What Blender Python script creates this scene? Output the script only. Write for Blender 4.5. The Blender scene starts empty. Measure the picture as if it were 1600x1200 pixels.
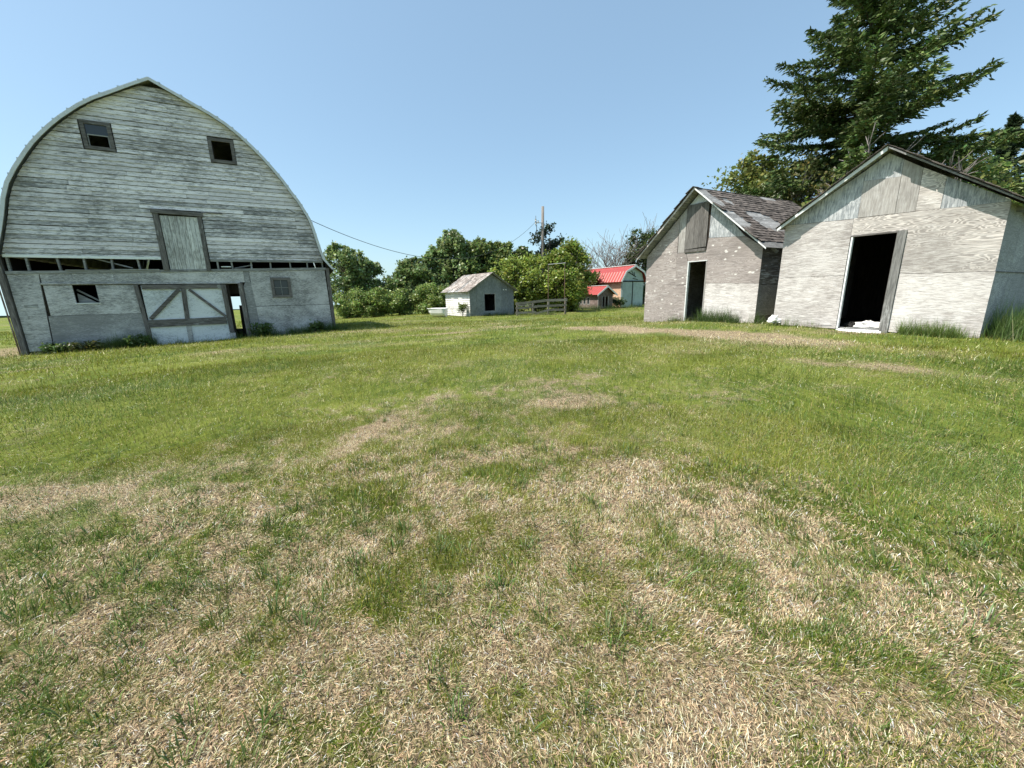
import bpy, math, random
import numpy as np
from mathutils import Vector, Matrix
from mathutils.geometry import tessellate_polygon
R = math.radians
scn = bpy.context.scene
col = scn.collection
random.seed(7)

# ------------------------------------------------------------------ camera
PITCH, ROLL = R(13.0), R(1.2)
cd = bpy.data.cameras.new('camera'); cam = bpy.data.objects.new('camera', cd); col.objects.link(cam)
cd.sensor_width = 36; cd.lens = 36 * 601 / 1600; cd.clip_end = 5000; cd.clip_start = 0.05
fw = Vector((0, math.cos(PITCH), -math.sin(PITCH))); u0 = Vector((0, math.sin(PITCH), math.cos(PITCH))); r0 = Vector((1, 0, 0))
rt = r0 * math.cos(ROLL) - u0 * math.sin(ROLL); up = u0 * math.cos(ROLL) + r0 * math.sin(ROLL)
cam.matrix_world = Matrix(((rt.x, up.x, -fw.x, 0), (rt.y, up.y, -fw.y, 0), (rt.z, up.z, -fw.z, 1.3), (0, 0, 0, 1)))
scn.camera = cam
# ------------------------------------------------------------------ sky and sun
SUN_EL = R(57); SUN_DIR = Vector((-0.95, -0.30, 0)).normalized() * math.cos(SUN_EL) + Vector((0, 0, math.sin(SUN_EL)))
w = bpy.data.worlds.new('World'); scn.world = w; w.use_nodes = True
nt = w.node_tree; nt.nodes.clear()
wo = nt.nodes.new('ShaderNodeOutputWorld'); bg = nt.nodes.new('ShaderNodeBackground')
sky = nt.nodes.new('ShaderNodeTexSky'); sky.sky_type = 'NISHITA'; sky.sun_disc = False
sky.sun_elevation = SUN_EL; sky.sun_rotation = math.atan2(SUN_DIR.x, SUN_DIR.y)
sky.altitude = 500; sky.air_density = 1.0; sky.dust_density = 2.0; sky.ozone_density = 0.35
tc = nt.nodes.new('ShaderNodeTexCoord'); sx = nt.nodes.new('ShaderNodeSeparateXYZ'); cx = nt.nodes.new('ShaderNodeCombineXYZ')
mx = nt.nodes.new('ShaderNodeMath'); mx.operation = 'MAXIMUM'; mx.inputs[1].default_value = 0.07
L = nt.links.new
L(tc.outputs['Generated'], sx.inputs[0]); L(sx.outputs[0], cx.inputs[0]); L(sx.outputs[1], cx.inputs[1]); L(sx.outputs[2], mx.inputs[0]); L(mx.outputs[0], cx.inputs[2])
L(cx.outputs[0], sky.inputs[0]); tn = nt.nodes.new('ShaderNodeMix'); tn.data_type = 'RGBA'; tn.blend_type = 'MULTIPLY'; tn.inputs[0].default_value = 1; tn.inputs[7].default_value = (.96, 1.07, 1.01, 1); L(sky.outputs[0], tn.inputs[6]); hz = nt.nodes.new('ShaderNodeMix'); hz.data_type = 'RGBA'; hz.inputs[0].default_value = .45; hz.inputs[7].default_value = (1.66, 2.50, 3.40, 1); L(tn.outputs[2], hz.inputs[6]); L(hz.outputs[2], bg.inputs[0]); L(bg.outputs[0], wo.inputs[0])
bg.inputs[1].default_value = 0.15
sl = bpy.data.lights.new('sun', 'SUN'); sl.energy = 4.7; sl.angle = R(0.53); sl.color = (1, 0.935, 0.845)
so = bpy.data.objects.new('sun', sl); col.objects.link(so); so.rotation_euler = SUN_DIR.to_track_quat('Z', 'Y').to_euler(); so.location = (-20, -8, 40)
scn.view_settings.view_transform = 'Standard'; scn.view_settings.look = 'None'
scn.view_settings.exposure = 0.62; scn.view_settings.gamma = 1; scn.view_settings.use_curve_mapping = False
scn.render.engine = 'CYCLES'; scn.cycles.max_bounces = 6; scn.cycles.diffuse_bounces = 3; scn.cycles.transparent_max_bounces = 6

# ------------------------------------------------------------------ numpy noise
def _h(i, j, s):
    n = (i * 374761393 + j * 668265263 + s * 974634777) & 0xffffffff
    n = ((n ^ (n >> 13)) * 1274126177) & 0xffffffff
    return ((n ^ (n >> 16)) & 0xffff) / 65535.0
def vnoise(x, y, s=0):
    x = np.asarray(x, float); y = np.asarray(y, float)
    i = np.floor(x).astype(np.int64); j = np.floor(y).astype(np.int64); fx = x - i; fy = y - j
    fx = fx * fx * (3 - 2 * fx); fy = fy * fy * (3 - 2 * fy)
    return (_h(i, j, s) * (1 - fx) + _h(i + 1, j, s) * fx) * (1 - fy) + (_h(i, j + 1, s) * (1 - fx) + _h(i + 1, j + 1, s) * fx) * fy
def fbm(x, y, s=0, o=4):
    t = 0; a = 0.5; n = 0
    for k in range(o):
        t = t + a * vnoise(x * 2 ** k + k * 17.3, y * 2 ** k - k * 9.1, s + k); n += a; a *= 0.55
    return t / n
def ss(a, b, x):
    t = np.clip((x - a) / (b - a), 0, 1); return t * t * (3 - 2 * t)
def ground_z(x, y):
    x = np.asarray(x, float); y = np.asarray(y, float); r = np.hypot(x, y)
    z = 0.36 * np.exp(-((x - 8) ** 2 + (y - 11) ** 2) / 50) - 0.30 * ss(6, 16, -x) - 0.30 * ss(17, 33, y)
    z = z - 0.0085 * np.clip(r - 45, 0, 110) - 0.03 * np.clip(r - 155, 0, 1e9)
    z = z + (fbm(x * 0.35, y * 0.35, 5, 3) - 0.5) * 0.09 * ss(1.5, 6, r) + (fbm(x * 1.7, y * 1.7, 9, 2) - 0.5) * 0.03 - .06 * np.exp(-((x - 8.05) ** 2 + (y - 9.05) ** 2) / .35)
    return z
def gz(x, y): return float(ground_z(x, y))
# x, y, radius along, radius across, angle in degrees, amount (minus = dry)
PATCH = [(-3.55, 2.25, .6, .42, 0, -.8), (-1.36, 3.75, .75, .18, 70, -1.0), (.68, 4.4, .40, .30, 0, -1.0), (4.5, 9.9, 3.9, .60, -57, -1.25),
         (3.0, 12.6, 1.8, .6, -57, -1.0), (5.6, 7.9, 1.4, .5, -50, -.45), (5.3, 5.45, 1.3, .22, -38, -.8), (-2.8, 13.5, 2.8, .22, 10, -.7), (-6.8, 6.25, .6, .12, 10, -.3), (-17.6, 13.0, 1.6, 3.2, 25, -.8),
         (-.5, 2.75, .5, .2, 20, -.55), (.35, 3.1, .4, .15, 70, -.4), (.05, 2.3, .8, .3, 0, -.25), (7.2, 8.6, .8, .3, -50, -.35), (8.02, 8.98, .7, .2, -52, -1.3),
         (3.0, 2.7, 1.4, .8, 10, .5), (2.2, 1.9, .5, .35, 0, .5), (1.4, 3.4, 1.2, .7, 0, .25), (-.18, 2.62, .22, .12, 0, .7), (-3.2, 3.6, 1.6, .8, 0, .3),
         (-.62, 1.45, .22, .18, 0, .35), (-.9, 2.2, .35, .2, 0, .35), (2.6, 3.3, 2, .8, 0, .3), (-.30, 1.66, .08, .07, 0, .9), (.9, 1.65, .2, .07, -25, .6), (1.1, 1.2, .28, .12, -20, .5),
         (3.2, 32, 2.5, .6, 10, -.8), (8.5, 34, 2.6, .25, 10, -.6), (12, 36, 3, .25, 10, -.5)]
def green(x, y):
    x = np.asarray(x, float); y = np.asarray(y, float); r = np.hypot(x, y)
    g = 0.49 + 0.30 * ss(1.4, 4.8, r + 0.25 * np.abs(x) * (x > 0) + 0.10 * np.abs(x) * (x < 0)) + 0.04 * ss(7, 14, r)
    g = g + (fbm(x * 1.1, y * 1.1, 21, 4) - 0.5) * .62 * (1 - .3 * ss(6, 14, r)) + (fbm(x * 5, y * 5, 31, 3) - 0.5) * 0.9 * (1 - ss(4, 12, r)) + (fbm(x * 13, y * 13, 33, 2) - 0.5) * 0.85 * (1 - ss(3, 8, r)) + (fbm(x * .45, y * .45, 12, 3) - .5) * .6 + (fbm((x * .8 + y * .6) * .22, (y * .8 - x * .6) * 1.3, 14, 4) - .5) * .85 * ss(3, 7, r)
    wx = (fbm(x * 1.5, y * 1.5, 41, 3) - 0.5) * 1.0; wy = (fbm(x * 1.5, y * 1.5, 43, 3) - 0.5) * 1.0
    for (a, b, ra, rb, an, am) in PATCH:
        k = min(1, ra * 1.2); c, s = math.cos(R(an)), math.sin(R(an)); dx = x + wx * k * .5 - a; dy = y + wy * k * .5 - b
        e = ((dx * c + dy * s) / ra) ** 2 + ((-dx * s + dy * c) / rb) ** 2
        g = g + am * np.exp(-e) * .8
    return np.clip(g, 0, 1)

# ------------------------------------------------------------------ materials
class N:
    def __init__(s, name):
        m = bpy.data.materials.new(name); m.use_nodes = True; s.m = m; s.t = m.node_tree; s.t.nodes.clear()
        s.out = s.n('ShaderNodeOutputMaterial')
    def n(s, k, **kw):
        x = s.t.nodes.new(k)
        for a, b in kw.items(): setattr(x, a, b)
        return x
    def l(s, a, b): s.t.links.new(a, b)
    def val(s, sock, v):
        if hasattr(v, 'links') or isinstance(v, bpy.types.NodeSocket): s.l(v, sock)
        else: sock.default_value = v
    def math(s, op, a, b=0.0, c=None):
        x = s.n('ShaderNodeMath', operation=op); s.val(x.inputs[0], a); s.val(x.inputs[1], b)
        if c is not None: s.val(x.inputs[2], c)
        return x.outputs[0]
    def mix(s, f, a, b, mode='MIX'):
        x = s.n('ShaderNodeMix', data_type='RGBA', blend_type=mode); s.val(x.inputs[0], f)
        for sock, v in ((x.inputs[6], a), (x.inputs[7], b)):
            if isinstance(v, tuple): sock.default_value = (*v[:3], 1)
            else: s.l(v, sock)
        return x.outputs[2]
    def ramp(s, f, lo, hi):
        x = s.n('ShaderNodeMapRange'); x.interpolation_type = 'SMOOTHSTEP'; s.val(x.inputs[0], f); x.inputs[1].default_value = lo; x.inputs[2].default_value = hi
        return x.outputs[0]
    def coords(s, scale=(1, 1, 1), rnd=True):
        tc = s.n('ShaderNodeTexCoord'); v = tc.outputs['Object']
        if rnd:
            oi = s.n('ShaderNodeObjectInfo'); a = s.n('ShaderNodeVectorMath', operation='SCALE'); c = s.n('ShaderNodeCombineXYZ')
            s.l(oi.outputs['Random'], c.inputs[0]); s.l(oi.outputs['Random'], c.inputs[1]); s.l(oi.outputs['Random'], c.inputs[2])
            s.l(c.outputs[0], a.inputs[0]); a.inputs[3].default_value = 37.0
            b = s.n('ShaderNodeVectorMath', operation='ADD'); s.l(v, b.inputs[0]); s.l(a.outputs[0], b.inputs[1]); v = b.outputs[0]
        m = s.n('ShaderNodeVectorMath', operation='MULTIPLY'); s.l(v, m.inputs[0]); m.inputs[1].default_value = scale
        return m.outputs[0]
    def noise(s, vec, scale, detail=5, rough=.6, dist=0.0):
        x = s.n('ShaderNodeTexNoise'); s.l(vec, x.inputs['Vector']); x.inputs['Scale'].default_value = scale; x.inputs['Detail'].default_value = detail
        x.inputs['Roughness'].default_value = rough; x.inputs['Distortion'].default_value = dist; return x.outputs[0]
    def finish(s, colr, rough=.85, height=None, hstr=.5, hdist=.01, spec=.25, metal=0.0):
        p = s.n('ShaderNodeBsdfPrincipled')
        if isinstance(colr, tuple): p.inputs['Base Color'].default_value = (*colr, 1)
        else: s.l(colr, p.inputs['Base Color'])
        s.val(p.inputs['Roughness'], rough); p.inputs['Specular IOR Level'].default_value = spec; p.inputs['Metallic'].default_value = metal
        if height is not None:
            b = s.n('ShaderNodeBump'); b.inputs['Strength'].default_value = hstr; b.inputs['Distance'].default_value = hdist; s.l(height, b.inputs['Height']); s.l(b.outputs[0], p.inputs['Normal'])
        s.l(p.outputs[0], s.out.inputs[0]); return s.m

def wood(name, a, b, paint=None, cover=.5, vertical=False, figure=0.0, tint=0.0, streak=1.0, knots=0.0, attr=False, soft=.10, grime=.3):
    """weathered board: grain from a to b, flaking paint on top where noise passes the cover threshold"""
    s = N(name); sc = (26, 26, 1.3) if vertical else (1.3, 1.3, 26)
    g1 = s.noise(s.coords(sc), 3.0, 6, .65); sc2 = (7, 7, .8) if vertical else (.8, .8, 7)
    g2 = s.noise(s.coords(sc2), 2.0, 4, .6, 1.5)
    f = s.math('ADD', s.math('MULTIPLY', g1, .6), s.math('MULTIPLY', g2, .4)); f = s.ramp(f, .36, .64)
    c = s.mix(f, a, b); h = g1
    if figure > 0:
        warp = s.coords((.5, .5, 3.0) if not vertical else (3.0, 3.0, .5)); big = s.noise(warp, 1.9, 2, .5, .5)
        wv = s.n('ShaderNodeMath', operation='SINE'); s.l(s.math('MULTIPLY', big, 150.0), wv.inputs[0])
        wm = s.ramp(wv.outputs[0], -.3, .8); fade = s.ramp(s.noise(s.coords((.5, .5, .8)), 1.3, 3), .36, .55)
        wf = s.math('MULTIPLY', s.math('MULTIPLY', wm, fade), figure); c = s.mix(wf, c, tuple(min(1, q * 1.75) for q in b)); 
    mid = s.noise(s.coords((1, 1, 1)), 1.1, 3, .5)
    c = s.mix(s.math('MULTIPLY', s.ramp(mid, .5, .75), grime), c, tuple(q * .62 for q in a))
    if knots > 0:
        vn = s.n('ShaderNodeTexVoronoi'); s.l(s.coords((1, 1, 1.6)), vn.inputs['Vector']); vn.inputs['Scale'].default_value = 3.6
        dd = s.math('ADD', vn.outputs[0], s.math('MULTIPLY', s.noise(s.coords((1, 1, 4)), 9, 3), .34)); c = s.mix(s.math('MULTIPLY', s.ramp(dd, .36, .29), knots), c, (.72, .70, .66))
    if paint is not None:
        ps = (8, 8, .9) if vertical else (.9, .9, 8)
        p1 = s.noise(s.coords(ps), 4.5 * streak, 8, .72, .4); p2 = s.noise(s.coords((1, 1, 1), rnd=False), .7, 3, .5); p3 = s.noise(s.coords((1, 1, 2.2)), 3.2, 4, .6)
        pf = s.math('ADD', s.math('ADD', s.math('MULTIPLY', p1, .60), s.math('MULTIPLY', p2, .24)), s.math('MULTIPLY', p3, .16)); th = .5 + (.5 - cover) * .36
        pm = s.ramp(pf, th - soft * .5, th + soft * .5)
        pc = s.mix(s.ramp(g1, .4, .7), paint, tuple(q * .86 for q in paint))
        c = s.mix(pm, c, pc); h = s.math('ADD', s.math('MULTIPLY', g1, .5), s.math('MULTIPLY', pm, .8))
    oi = s.n('ShaderNodeObjectInfo'); br = s.math('ADD', s.math('MULTIPLY', oi.outputs['Random'], .24 + tint), .88 - tint / 2)
    if attr:
        at = s.n('ShaderNodeAttribute', attribute_name='tint'); br = s.math('MULTIPLY', br, at.outputs['Fac'])
    cc = s.n('ShaderNodeCombineColor'); [s.l(br, cc.inputs[k]) for k in range(3)]
    c = s.mix(1.0, c, cc.outputs[0], 'MULTIPLY')
    return s.finish(c, .88, h, .55, .006)
M = {}
M['barn_board'] = wood('barn_board', (.19, .18, .172), (.38, .362, .345), (.78, .735, .725), .58, tint=.12, streak=1.3)
M['barn_board_low'] = wood('barn_board_low', (.18, .175, .172), (.34, .33, .325), (.72, .69, .68), .46, tint=.12, streak=1.3)
M['barn_ply'] = wood('barn_ply', (.19, .19, .19), (.30, .298, .296), (.64, .63, .63), .52, streak=3.0, soft=.10)
M['barn_ply_gray'] = wood('barn_ply_gray', (.20, .20, .20), (.30, .298, .30), (.52, .515, .515), .38, streak=2.6, soft=.12)
M['door_ply'] = wood('door_ply', (.25, .27, .29), (.36, .39, .41), (.74, .77, .80), .62, streak=3.0, soft=.06)
M['trim_dark'] = wood('trim_dark', (.07, .062, .058), (.20, .185, .175), (.34, .34, .33), .25, tint=.1)
M['trim_dark_v'] = wood('trim_dark_v', (.07, .062, .058), (.20, .185, .175), (.36, .36, .35), .25, vertical=True, tint=.1)
M['gray_beam'] = wood('gray_beam', (.14, .14, .135), (.30, .30, .29), (.5, .51, .5), .3, tint=.15)
M['gray_beam_v'] = wood('gray_beam_v', (.10, .10, .095), (.24, .235, .225), (.4, .4, .39), .25, vertical=True)
M['white_trim'] = wood('white_trim', (.30, .30, .29), (.45, .45, .43), (.74, .76, .75), .72)
M['loft_board'] = wood('loft_board', (.24, .235, .225), (.40, .39, .37), (.62, .62, .60), .50, vertical=True, tint=.12)
M['inside'] = wood('inside', (.018, .014, .011), (.05, .04, .032), None, vertical=True)  # near-black lining wood: the darkness of the interiors is put into its colour
M['ply_raw'] = wood('ply_raw', (.25, .225, .212), (.40, .365, .345), (.66, .63, .605), .48, figure=.3, streak=1.6, soft=.17)
M['ply_figure'] = wood('ply_figure', (.25, .225, .208), (.37, .34, .315), (.66, .63, .60), .40, figure=1.0, streak=1.4, soft=.18)
M['ply_knots'] = wood('ply_knots', (.18, .155, .145), (.32, .285, .268), (.52, .49, .47), .30, figure=.35, knots=.75, soft=.14)
M['ply_blue'] = wood('ply_blue', (.17, .185, .20), (.31, .335, .35), (.60, .615, .625), .48, vertical=True, streak=1.0, soft=.16)
M['ply_gray_v'] = wood('ply_gray_v', (.23, .215, .20), (.38, .36, .34), (.5, .49, .47), .35, vertical=True, soft=.2)
M['hatch'] = wood('hatch', (.075, .07, .065), (.19, .18, .17), None, vertical=True, tint=.15)
M['side_peel'] = wood('side_peel', (.09, .085, .08), (.20, .19, .18), (.50, .54, .56), .42, streak=.7)
M['small_white'] = wood('small_white', (.34, .31, .28), (.5, .47, .43), (.76, .75, .72), .60, tint=.18, streak=1.1)
M['small_gray'] = wood('small_gray', (.12, .13, .135), (.21, .225, .23), (.34, .36, .365), .45, vertical=True, soft=.2)
M['shingle'] = wood('shingle', (.058, .05, .044), (.14, .12, .107), (.30, .28, .265), .15, vertical=False, attr=True)
M['shake'] = wood('shake', (.16, .13, .11), (.33, .29, .26), (.44, .42, .39), .4, attr=True)
M['fence'] = wood('fence', (.15, .13, .11), (.32, .295, .265), None, tint=.2)
M['pole'] = wood('pole', (.13, .115, .10), (.26, .235, .21), None, vertical=True)
M['sage_door'] = wood('sage_door', (.22, .27, .26), (.30, .36, .345), (.43, .52, .50), .62, vertical=True, soft=.2)
M['orange_wall'] = wood('orange_wall', (.42, .26, .17), (.58, .38, .25), (.66, .47, .34), .5)
M['red_shed_wall'] = wood('red_shed_wall', (.10, .075, .065), (.19, .145, .125), (.30, .23, .21), .4, vertical=True)
def simple(name, c, rough=.5, n=.12, metal=0, sc=6, dirt=None):
    s = N(name); f = s.noise(s.coords(), sc, 5); k = s.mix(s.ramp(f, .35, .7), c, tuple(q * (1 - n) for q in c))
    if dirt: k = s.mix(s.ramp(s.noise(s.coords((1, 1, .5)), sc * .4, 6, .7), .55, .72), k, dirt)
    return s.finish(k, rough, f, .15, .005, .4, metal)
M['galv'] = simple('galv', (.62, .64, .65), .42, .2, .35, dirt=(.45, .45, .44))
M['fascia'] = simple('fascia', (.62, .64, .65), .6, .15, dirt=(.5, .5, .49))
M['red_metal'] = simple('red_metal', (.38, .062, .052), .42, .2, dirt=(.40, .12, .10))
M['white_metal'] = simple('white_metal', (.78, .78, .76), .4, .12, dirt=(.6, .58, .54))
M['cloth'] = simple('cloth', (.78, .77, .74), .8, .15, dirt=(.55, .5, .42))
M['rust'] = simple('rust', (.16, .10, .07), .8, .4, dirt=(.4, .38, .36))
M['steel'] = simple('steel', (.35, .35, .35), .5, .2, .5)
M['shade_dark'] = simple('shade_dark', (.02, .016, .013), .95, .4)  # near-black so shed floors and the under-floor gap read as deep shade
M['wire'] = simple('wire', (.06, .06, .06), .6)
M['ceramic'] = simple('ceramic', (.5, .5, .5), .3)
M['black_bit'] = simple('black_bit', (.015, .014, .013), .8)
M['hill'] = simple('hill', (.05, .08, .045), .95, .3)
s = N('old_glass'); p = s.n('ShaderNodeBsdfPrincipled'); p.inputs['Base Color'].default_value = (.035, .04, .045, 1); p.inputs['Roughness'].default_value = .22; s.l(p.outputs[0], s.out.inputs[0]); M['glass'] = s.m
def bark(name, a, b):
    s = N(name); f = s.noise(s.coords((5, 5, 1)), 3, 6, .65); return s.finish(s.mix(s.ramp(f, .35, .65), a, b), .9, f, .8, .02)
M['bark'] = bark('bark', (.07, .055, .04), (.16, .13, .10))
M['bark_pale'] = bark('bark_pale', (.20, .18, .16), (.42, .39, .36))
M['bark_dead'] = bark('bark_dead', (.13, .11, .10), (.30, .27, .25))
def blade(name, trans=.35, gloss=.06, mul=1.0):
    s = N(name); a = s.n('ShaderNodeAttribute', attribute_name='col')
    d = s.n('ShaderNodeBsdfDiffuse'); t = s.n('ShaderNodeBsdfTranslucent'); g = s.n('ShaderNodeBsdfGlossy'); g.inputs['Roughness'].default_value = .45
    s.l(a.outputs['Color'], d.inputs[0]); s.l(a.outputs['Color'], t.inputs[0]); g.inputs[0].default_value = (.8, .8, .8, 1)
    m1 = s.n('ShaderNodeMixShader'); m1.inputs[0].default_value = trans; s.l(d.outputs[0], m1.inputs[1]); s.l(t.outputs[0], m1.inputs[2])
    m2 = s.n('ShaderNodeMixShader'); m2.inputs[0].default_value = gloss; s.l(m1.outputs[0], m2.inputs[1]); s.l(g.outputs[0], m2.inputs[2]); s.l(m2.outputs[0], s.out.inputs[0]); return s.m
M['blade'] = blade('blade', .30, .03); M['leaf'] = blade('leaf', .45, .04); M['needle'] = blade('needle', .12, .03)
# ground sheet
s = N('ground'); at = s.n('ShaderNodeAttribute', attribute_name='green')
geo = s.n('ShaderNodeTexCoord'); P0 = geo.outputs['Object']
def gn(sc, st, det=5, rough=.65, dist=0.0):
    m = s.n('ShaderNodeVectorMath', operation='MULTIPLY'); s.l(P0, m.inputs[0]); m.inputs[1].default_value = st; return s.noise(m.outputs[0], sc, det, rough, dist)
fine = gn(60, (1, 1, 1), 6, .75); mid = gn(9, (1, 1, 1), 6, .7); stk = gn(14, (1, .25, 1), 6, .75, .6); big = gn(.8, (1, 1, 1), 5)
gm = s.math('ADD', at.outputs['Fac'], s.math('MULTIPLY', s.math('SUBTRACT', mid, .5), 1.5)); gm = s.ramp(gm, .18, .84)
dry = s.mix(s.ramp(fine, .38, .60), (.055, .040, .026), (.50, .395, .25)); dry = s.mix(s.ramp(mid, .5, .75), dry, (.46, .37, .215))
gr = s.mix(s.ramp(stk, .35, .65), (.06, .098, .016), (.17, .205, .032)); gr = s.mix(s.ramp(big, .40, .68), gr, (.20, .23, .045))
gr = s.mix(s.math('MULTIPLY', s.ramp(gn(.33, (1, 1, 1), 3), .5, .66), .55), gr, (.08, .13, .045))
M['ground'] = s.finish(s.mix(gm, dry, gr), .95, s.math('ADD', fine, s.math('MULTIPLY', mid, 2.0)), .8, .03, .1)

# ------------------------------------------------------------------ mesh helpers
def link(name, me, parent=None, mat=None, **tags):
    o = bpy.data.objects.new(name, me); col.objects.link(o)
    if parent is not None: o.parent = parent
    if mat is not None and me is not None: me.materials.append(M[mat] if isinstance(mat, str) else mat)
    for k, v in tags.items(): o[k] = v
    return o
def thing(name, label, cat, loc=(0, 0, 0), rz=0.0, group=None):
    o = link(name, None); o.location = loc; o.rotation_euler = (0, 0, rz); o['label'] = label; o['category'] = cat
    if group: o['group'] = group
    return o
class MB:
    def __init__(s): s.v = []; s.f = []; s.t = []
    def add(s, v, f, t=1.0):
        b = len(s.v); s.v += [tuple(q) for q in v]; s.f += [tuple(b + i for i in q) for q in f]; s.t += [t] * len(v); return s
    def box(s, x0, x1, y0, y1, z0, z1, t=1.0):
        return s.add([(x0, y0, z0), (x1, y0, z0), (x1, y1, z0), (x0, y1, z0), (x0, y0, z1), (x1, y0, z1), (x1, y1, z1), (x0, y1, z1)],
                     [(0, 3, 2, 1), (4, 5, 6, 7), (0, 1, 5, 4), (1, 2, 6, 5), (2, 3, 7, 6), (3, 0, 4, 7)], t)
    def hexa(s, p, t=1.0):
        return s.add(p, [(0, 3, 2, 1), (4, 5, 6, 7), (0, 1, 5, 4), (1, 2, 6, 5), (2, 3, 7, 6), (3, 0, 4, 7)], t)
    def beam(s, p, q, w, h, upv=(0, 0, 1), t=1.0):
        p = Vector(p); q = Vector(q); d = (q - p).normalized(); a = d.cross(Vector(upv))
        if a.length < 1e-3: a = d.cross(Vector((0, 1, 0)))
        a.normalize(); b = a.cross(d); a *= w / 2; b *= h / 2
        return s.hexa([p - a - b, p + a - b, q + a - b, q - a - b, p - a + b, p + a + b, q + a + b, q - a + b], t)
    def plate(s, outer, holes=(), y0=0.0, y1=.02, axis='y', t=1.0):
        """polygon in the (u, z) plane extruded from y0 to y1; axis x turns it into the side plane"""
        loops = [list(outer)] + [list(h) for h in holes]; flat = [p for lp in loops for p in lp]; n = len(flat)
        tri = tessellate_polygon([[Vector((p[0], p[1], 0)) for p in lp] for lp in loops])
        mk = (lambda p, d: (p[0], d, p[1])) if axis == 'y' else (lambda p, d: (d, p[0], p[1]))
        V = [mk(p, y0) for p in flat] + [mk(p, y1) for p in flat]; F = [tuple(q) for q in tri] + [tuple(i + n for i in reversed(q)) for q in tri]
        o = 0
        for lp in loops:
            m = len(lp)
            for i in range(m): j = (i + 1) % m; F.append((o + i, o + j, n + o + j, n + o + i))
            o += m
        return s.add(V, F, t)
    def tube(s, pts, rad, sides=8, t=1.0):
        pts = [Vector(p) for p in pts]; k = len(pts); rad = rad if isinstance(rad, (list, tuple)) else [rad] * k; V = []; F = []
        for i, p in enumerate(pts):
            d = (pts[min(i + 1, k - 1)] - pts[max(i - 1, 0)]).normalized(); a = d.cross(Vector((0, 0, 1)))
            if a.length < 1e-2: a = Vector((1, 0, 0))
            a.normalize(); b = a.cross(d)
            for j in range(sides): an = 2 * math.pi * j / sides; V.append(p + (a * math.cos(an) + b * math.sin(an)) * rad[i])
        for i in range(k - 1):
            for j in range(sides): j2 = (j + 1) % sides; F.append((i * sides + j, i * sides + j2, (i + 1) * sides + j2, (i + 1) * sides + j))
        F.append(tuple(reversed(range(sides)))); F.append(tuple((k - 1) * sides + j for j in range(sides)))
        return s.add(V, F, t)
    def build(s, name, mat, parent=None, smooth=False, **tags):
        me = bpy.data.meshes.new(name); me.from_pydata(s.v, [], s.f); me.update()
        if any(x != 1.0 for x in s.t) or mat in ('shingle', 'shake'):
            a = me.attributes.new('tint', 'FLOAT', 'POINT'); a.data.foreach_set('value', s.t)
        if smooth: me.polygons.foreach_set('use_smooth', [True] * len(me.polygons))
        # consistent outward normals
        import bmesh
        bm = bmesh.new(); bm.from_mesh(me); bmesh.ops.recalc_face_normals(bm, faces=bm.faces); bm.to_mesh(me); bm.free()
        return link(name, me, parent, mat, **tags)
def np_mesh(name, V, F, colr=None, mat=None, parent=None, smooth=False, **tags):
    """V (n,3), F (m,k) all faces with the same corner count"""
    me = bpy.data.meshes.new(name); V = np.asarray(V, np.float32); F = np.asarray(F, np.int32); m, k = F.shape
    me.vertices.add(len(V)); me.vertices.foreach_set('co', V.ravel()); me.loops.add(m * k); me.loops.foreach_set('vertex_index', F.ravel())
    me.polygons.add(m); me.polygons.foreach_set('loop_start', np.arange(0, m * k, k, dtype=np.int32)); me.update(calc_edges=True)
    if colr is not None:
        a = me.attributes.new('col', 'FLOAT_COLOR', 'POINT'); c = np.ones((len(V), 4), np.float32); c[:, :3] = colr; a.data.foreach_set('color', c.ravel())
    if smooth: me.polygons.foreach_set('use_smooth', np.ones(m, bool))
    return link(name, me, parent, mat, **tags)
def rect(u0, u1, v0, v1): return [(u0, v0), (u1, v0), (u1, v1), (u0, v1)]
def jit(poly, a=.006): return [(p[0] + random.uniform(-a, a), p[1] + random.uniform(-a, a)) for p in poly]

# ------------------------------------------------------------------ ground
fr = np.linspace(R(20), R(160), 330); bk = np.linspace(R(160), R(380), 70)[1:-1]; ang = np.concatenate([fr, bk]); na = len(ang)
rad = np.concatenate([[.05], np.geomspace(.3, 900, 300)]); A, RR = np.meshgrid(ang, rad); X = (np.cos(A) * RR).ravel(); Y = (np.sin(A) * RR).ravel()
V = np.stack([X, Y, ground_z(X, Y)], 1); F = []
i = np.arange(len(rad) - 1)[:, None] * na; j = np.arange(na)[None, :]; j2 = (j + 1) % na
F = np.stack([i + j, i + na + j, i + na + j2, i + j2], -1).reshape(-1, 4)
F = F[:, ::-1]
go = np_mesh('ground', V, F, mat='ground', smooth=True, kind='structure'); a = go.data.attributes.new('green', 'FLOAT', 'POINT'); a.data.foreach_set('value', green(X, Y).astype(np.float32))
cm = MB(); cz = gz(0, 0) - .0; cm.add([(0, 0, float(V[:na, 2].mean()))] + [tuple(v) for v in V[:na:20]], [(0, k, k + 1) for k in range(1, len(V[:na:20]))])
hm = MB(); n = 60; top = []; bot = []
for k in range(n + 1):
    x = -700 + k * 14; y = 300 + 40 * math.sin(k * .21); h = 1.5 + 2.6 * float(fbm(k * .22, 1.0, 77, 3)) + 2.0 * math.exp(-((k - 19) / 6) ** 2); bot += [(x, y, -30)]; top += [(x, y, -8.6 + h)]
hv = bot + top + [(p[0], p[1] + 60, -30) for p in bot]; m = n + 1
hm.add(hv, [(k, k + 1, m + k + 1, m + k) for k in range(n)] + [(m + k, m + k + 1, 2 * m + k + 1, 2 * m + k) for k in range(n)]); hm.build('hills', 'hill', kind='structure')

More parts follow.
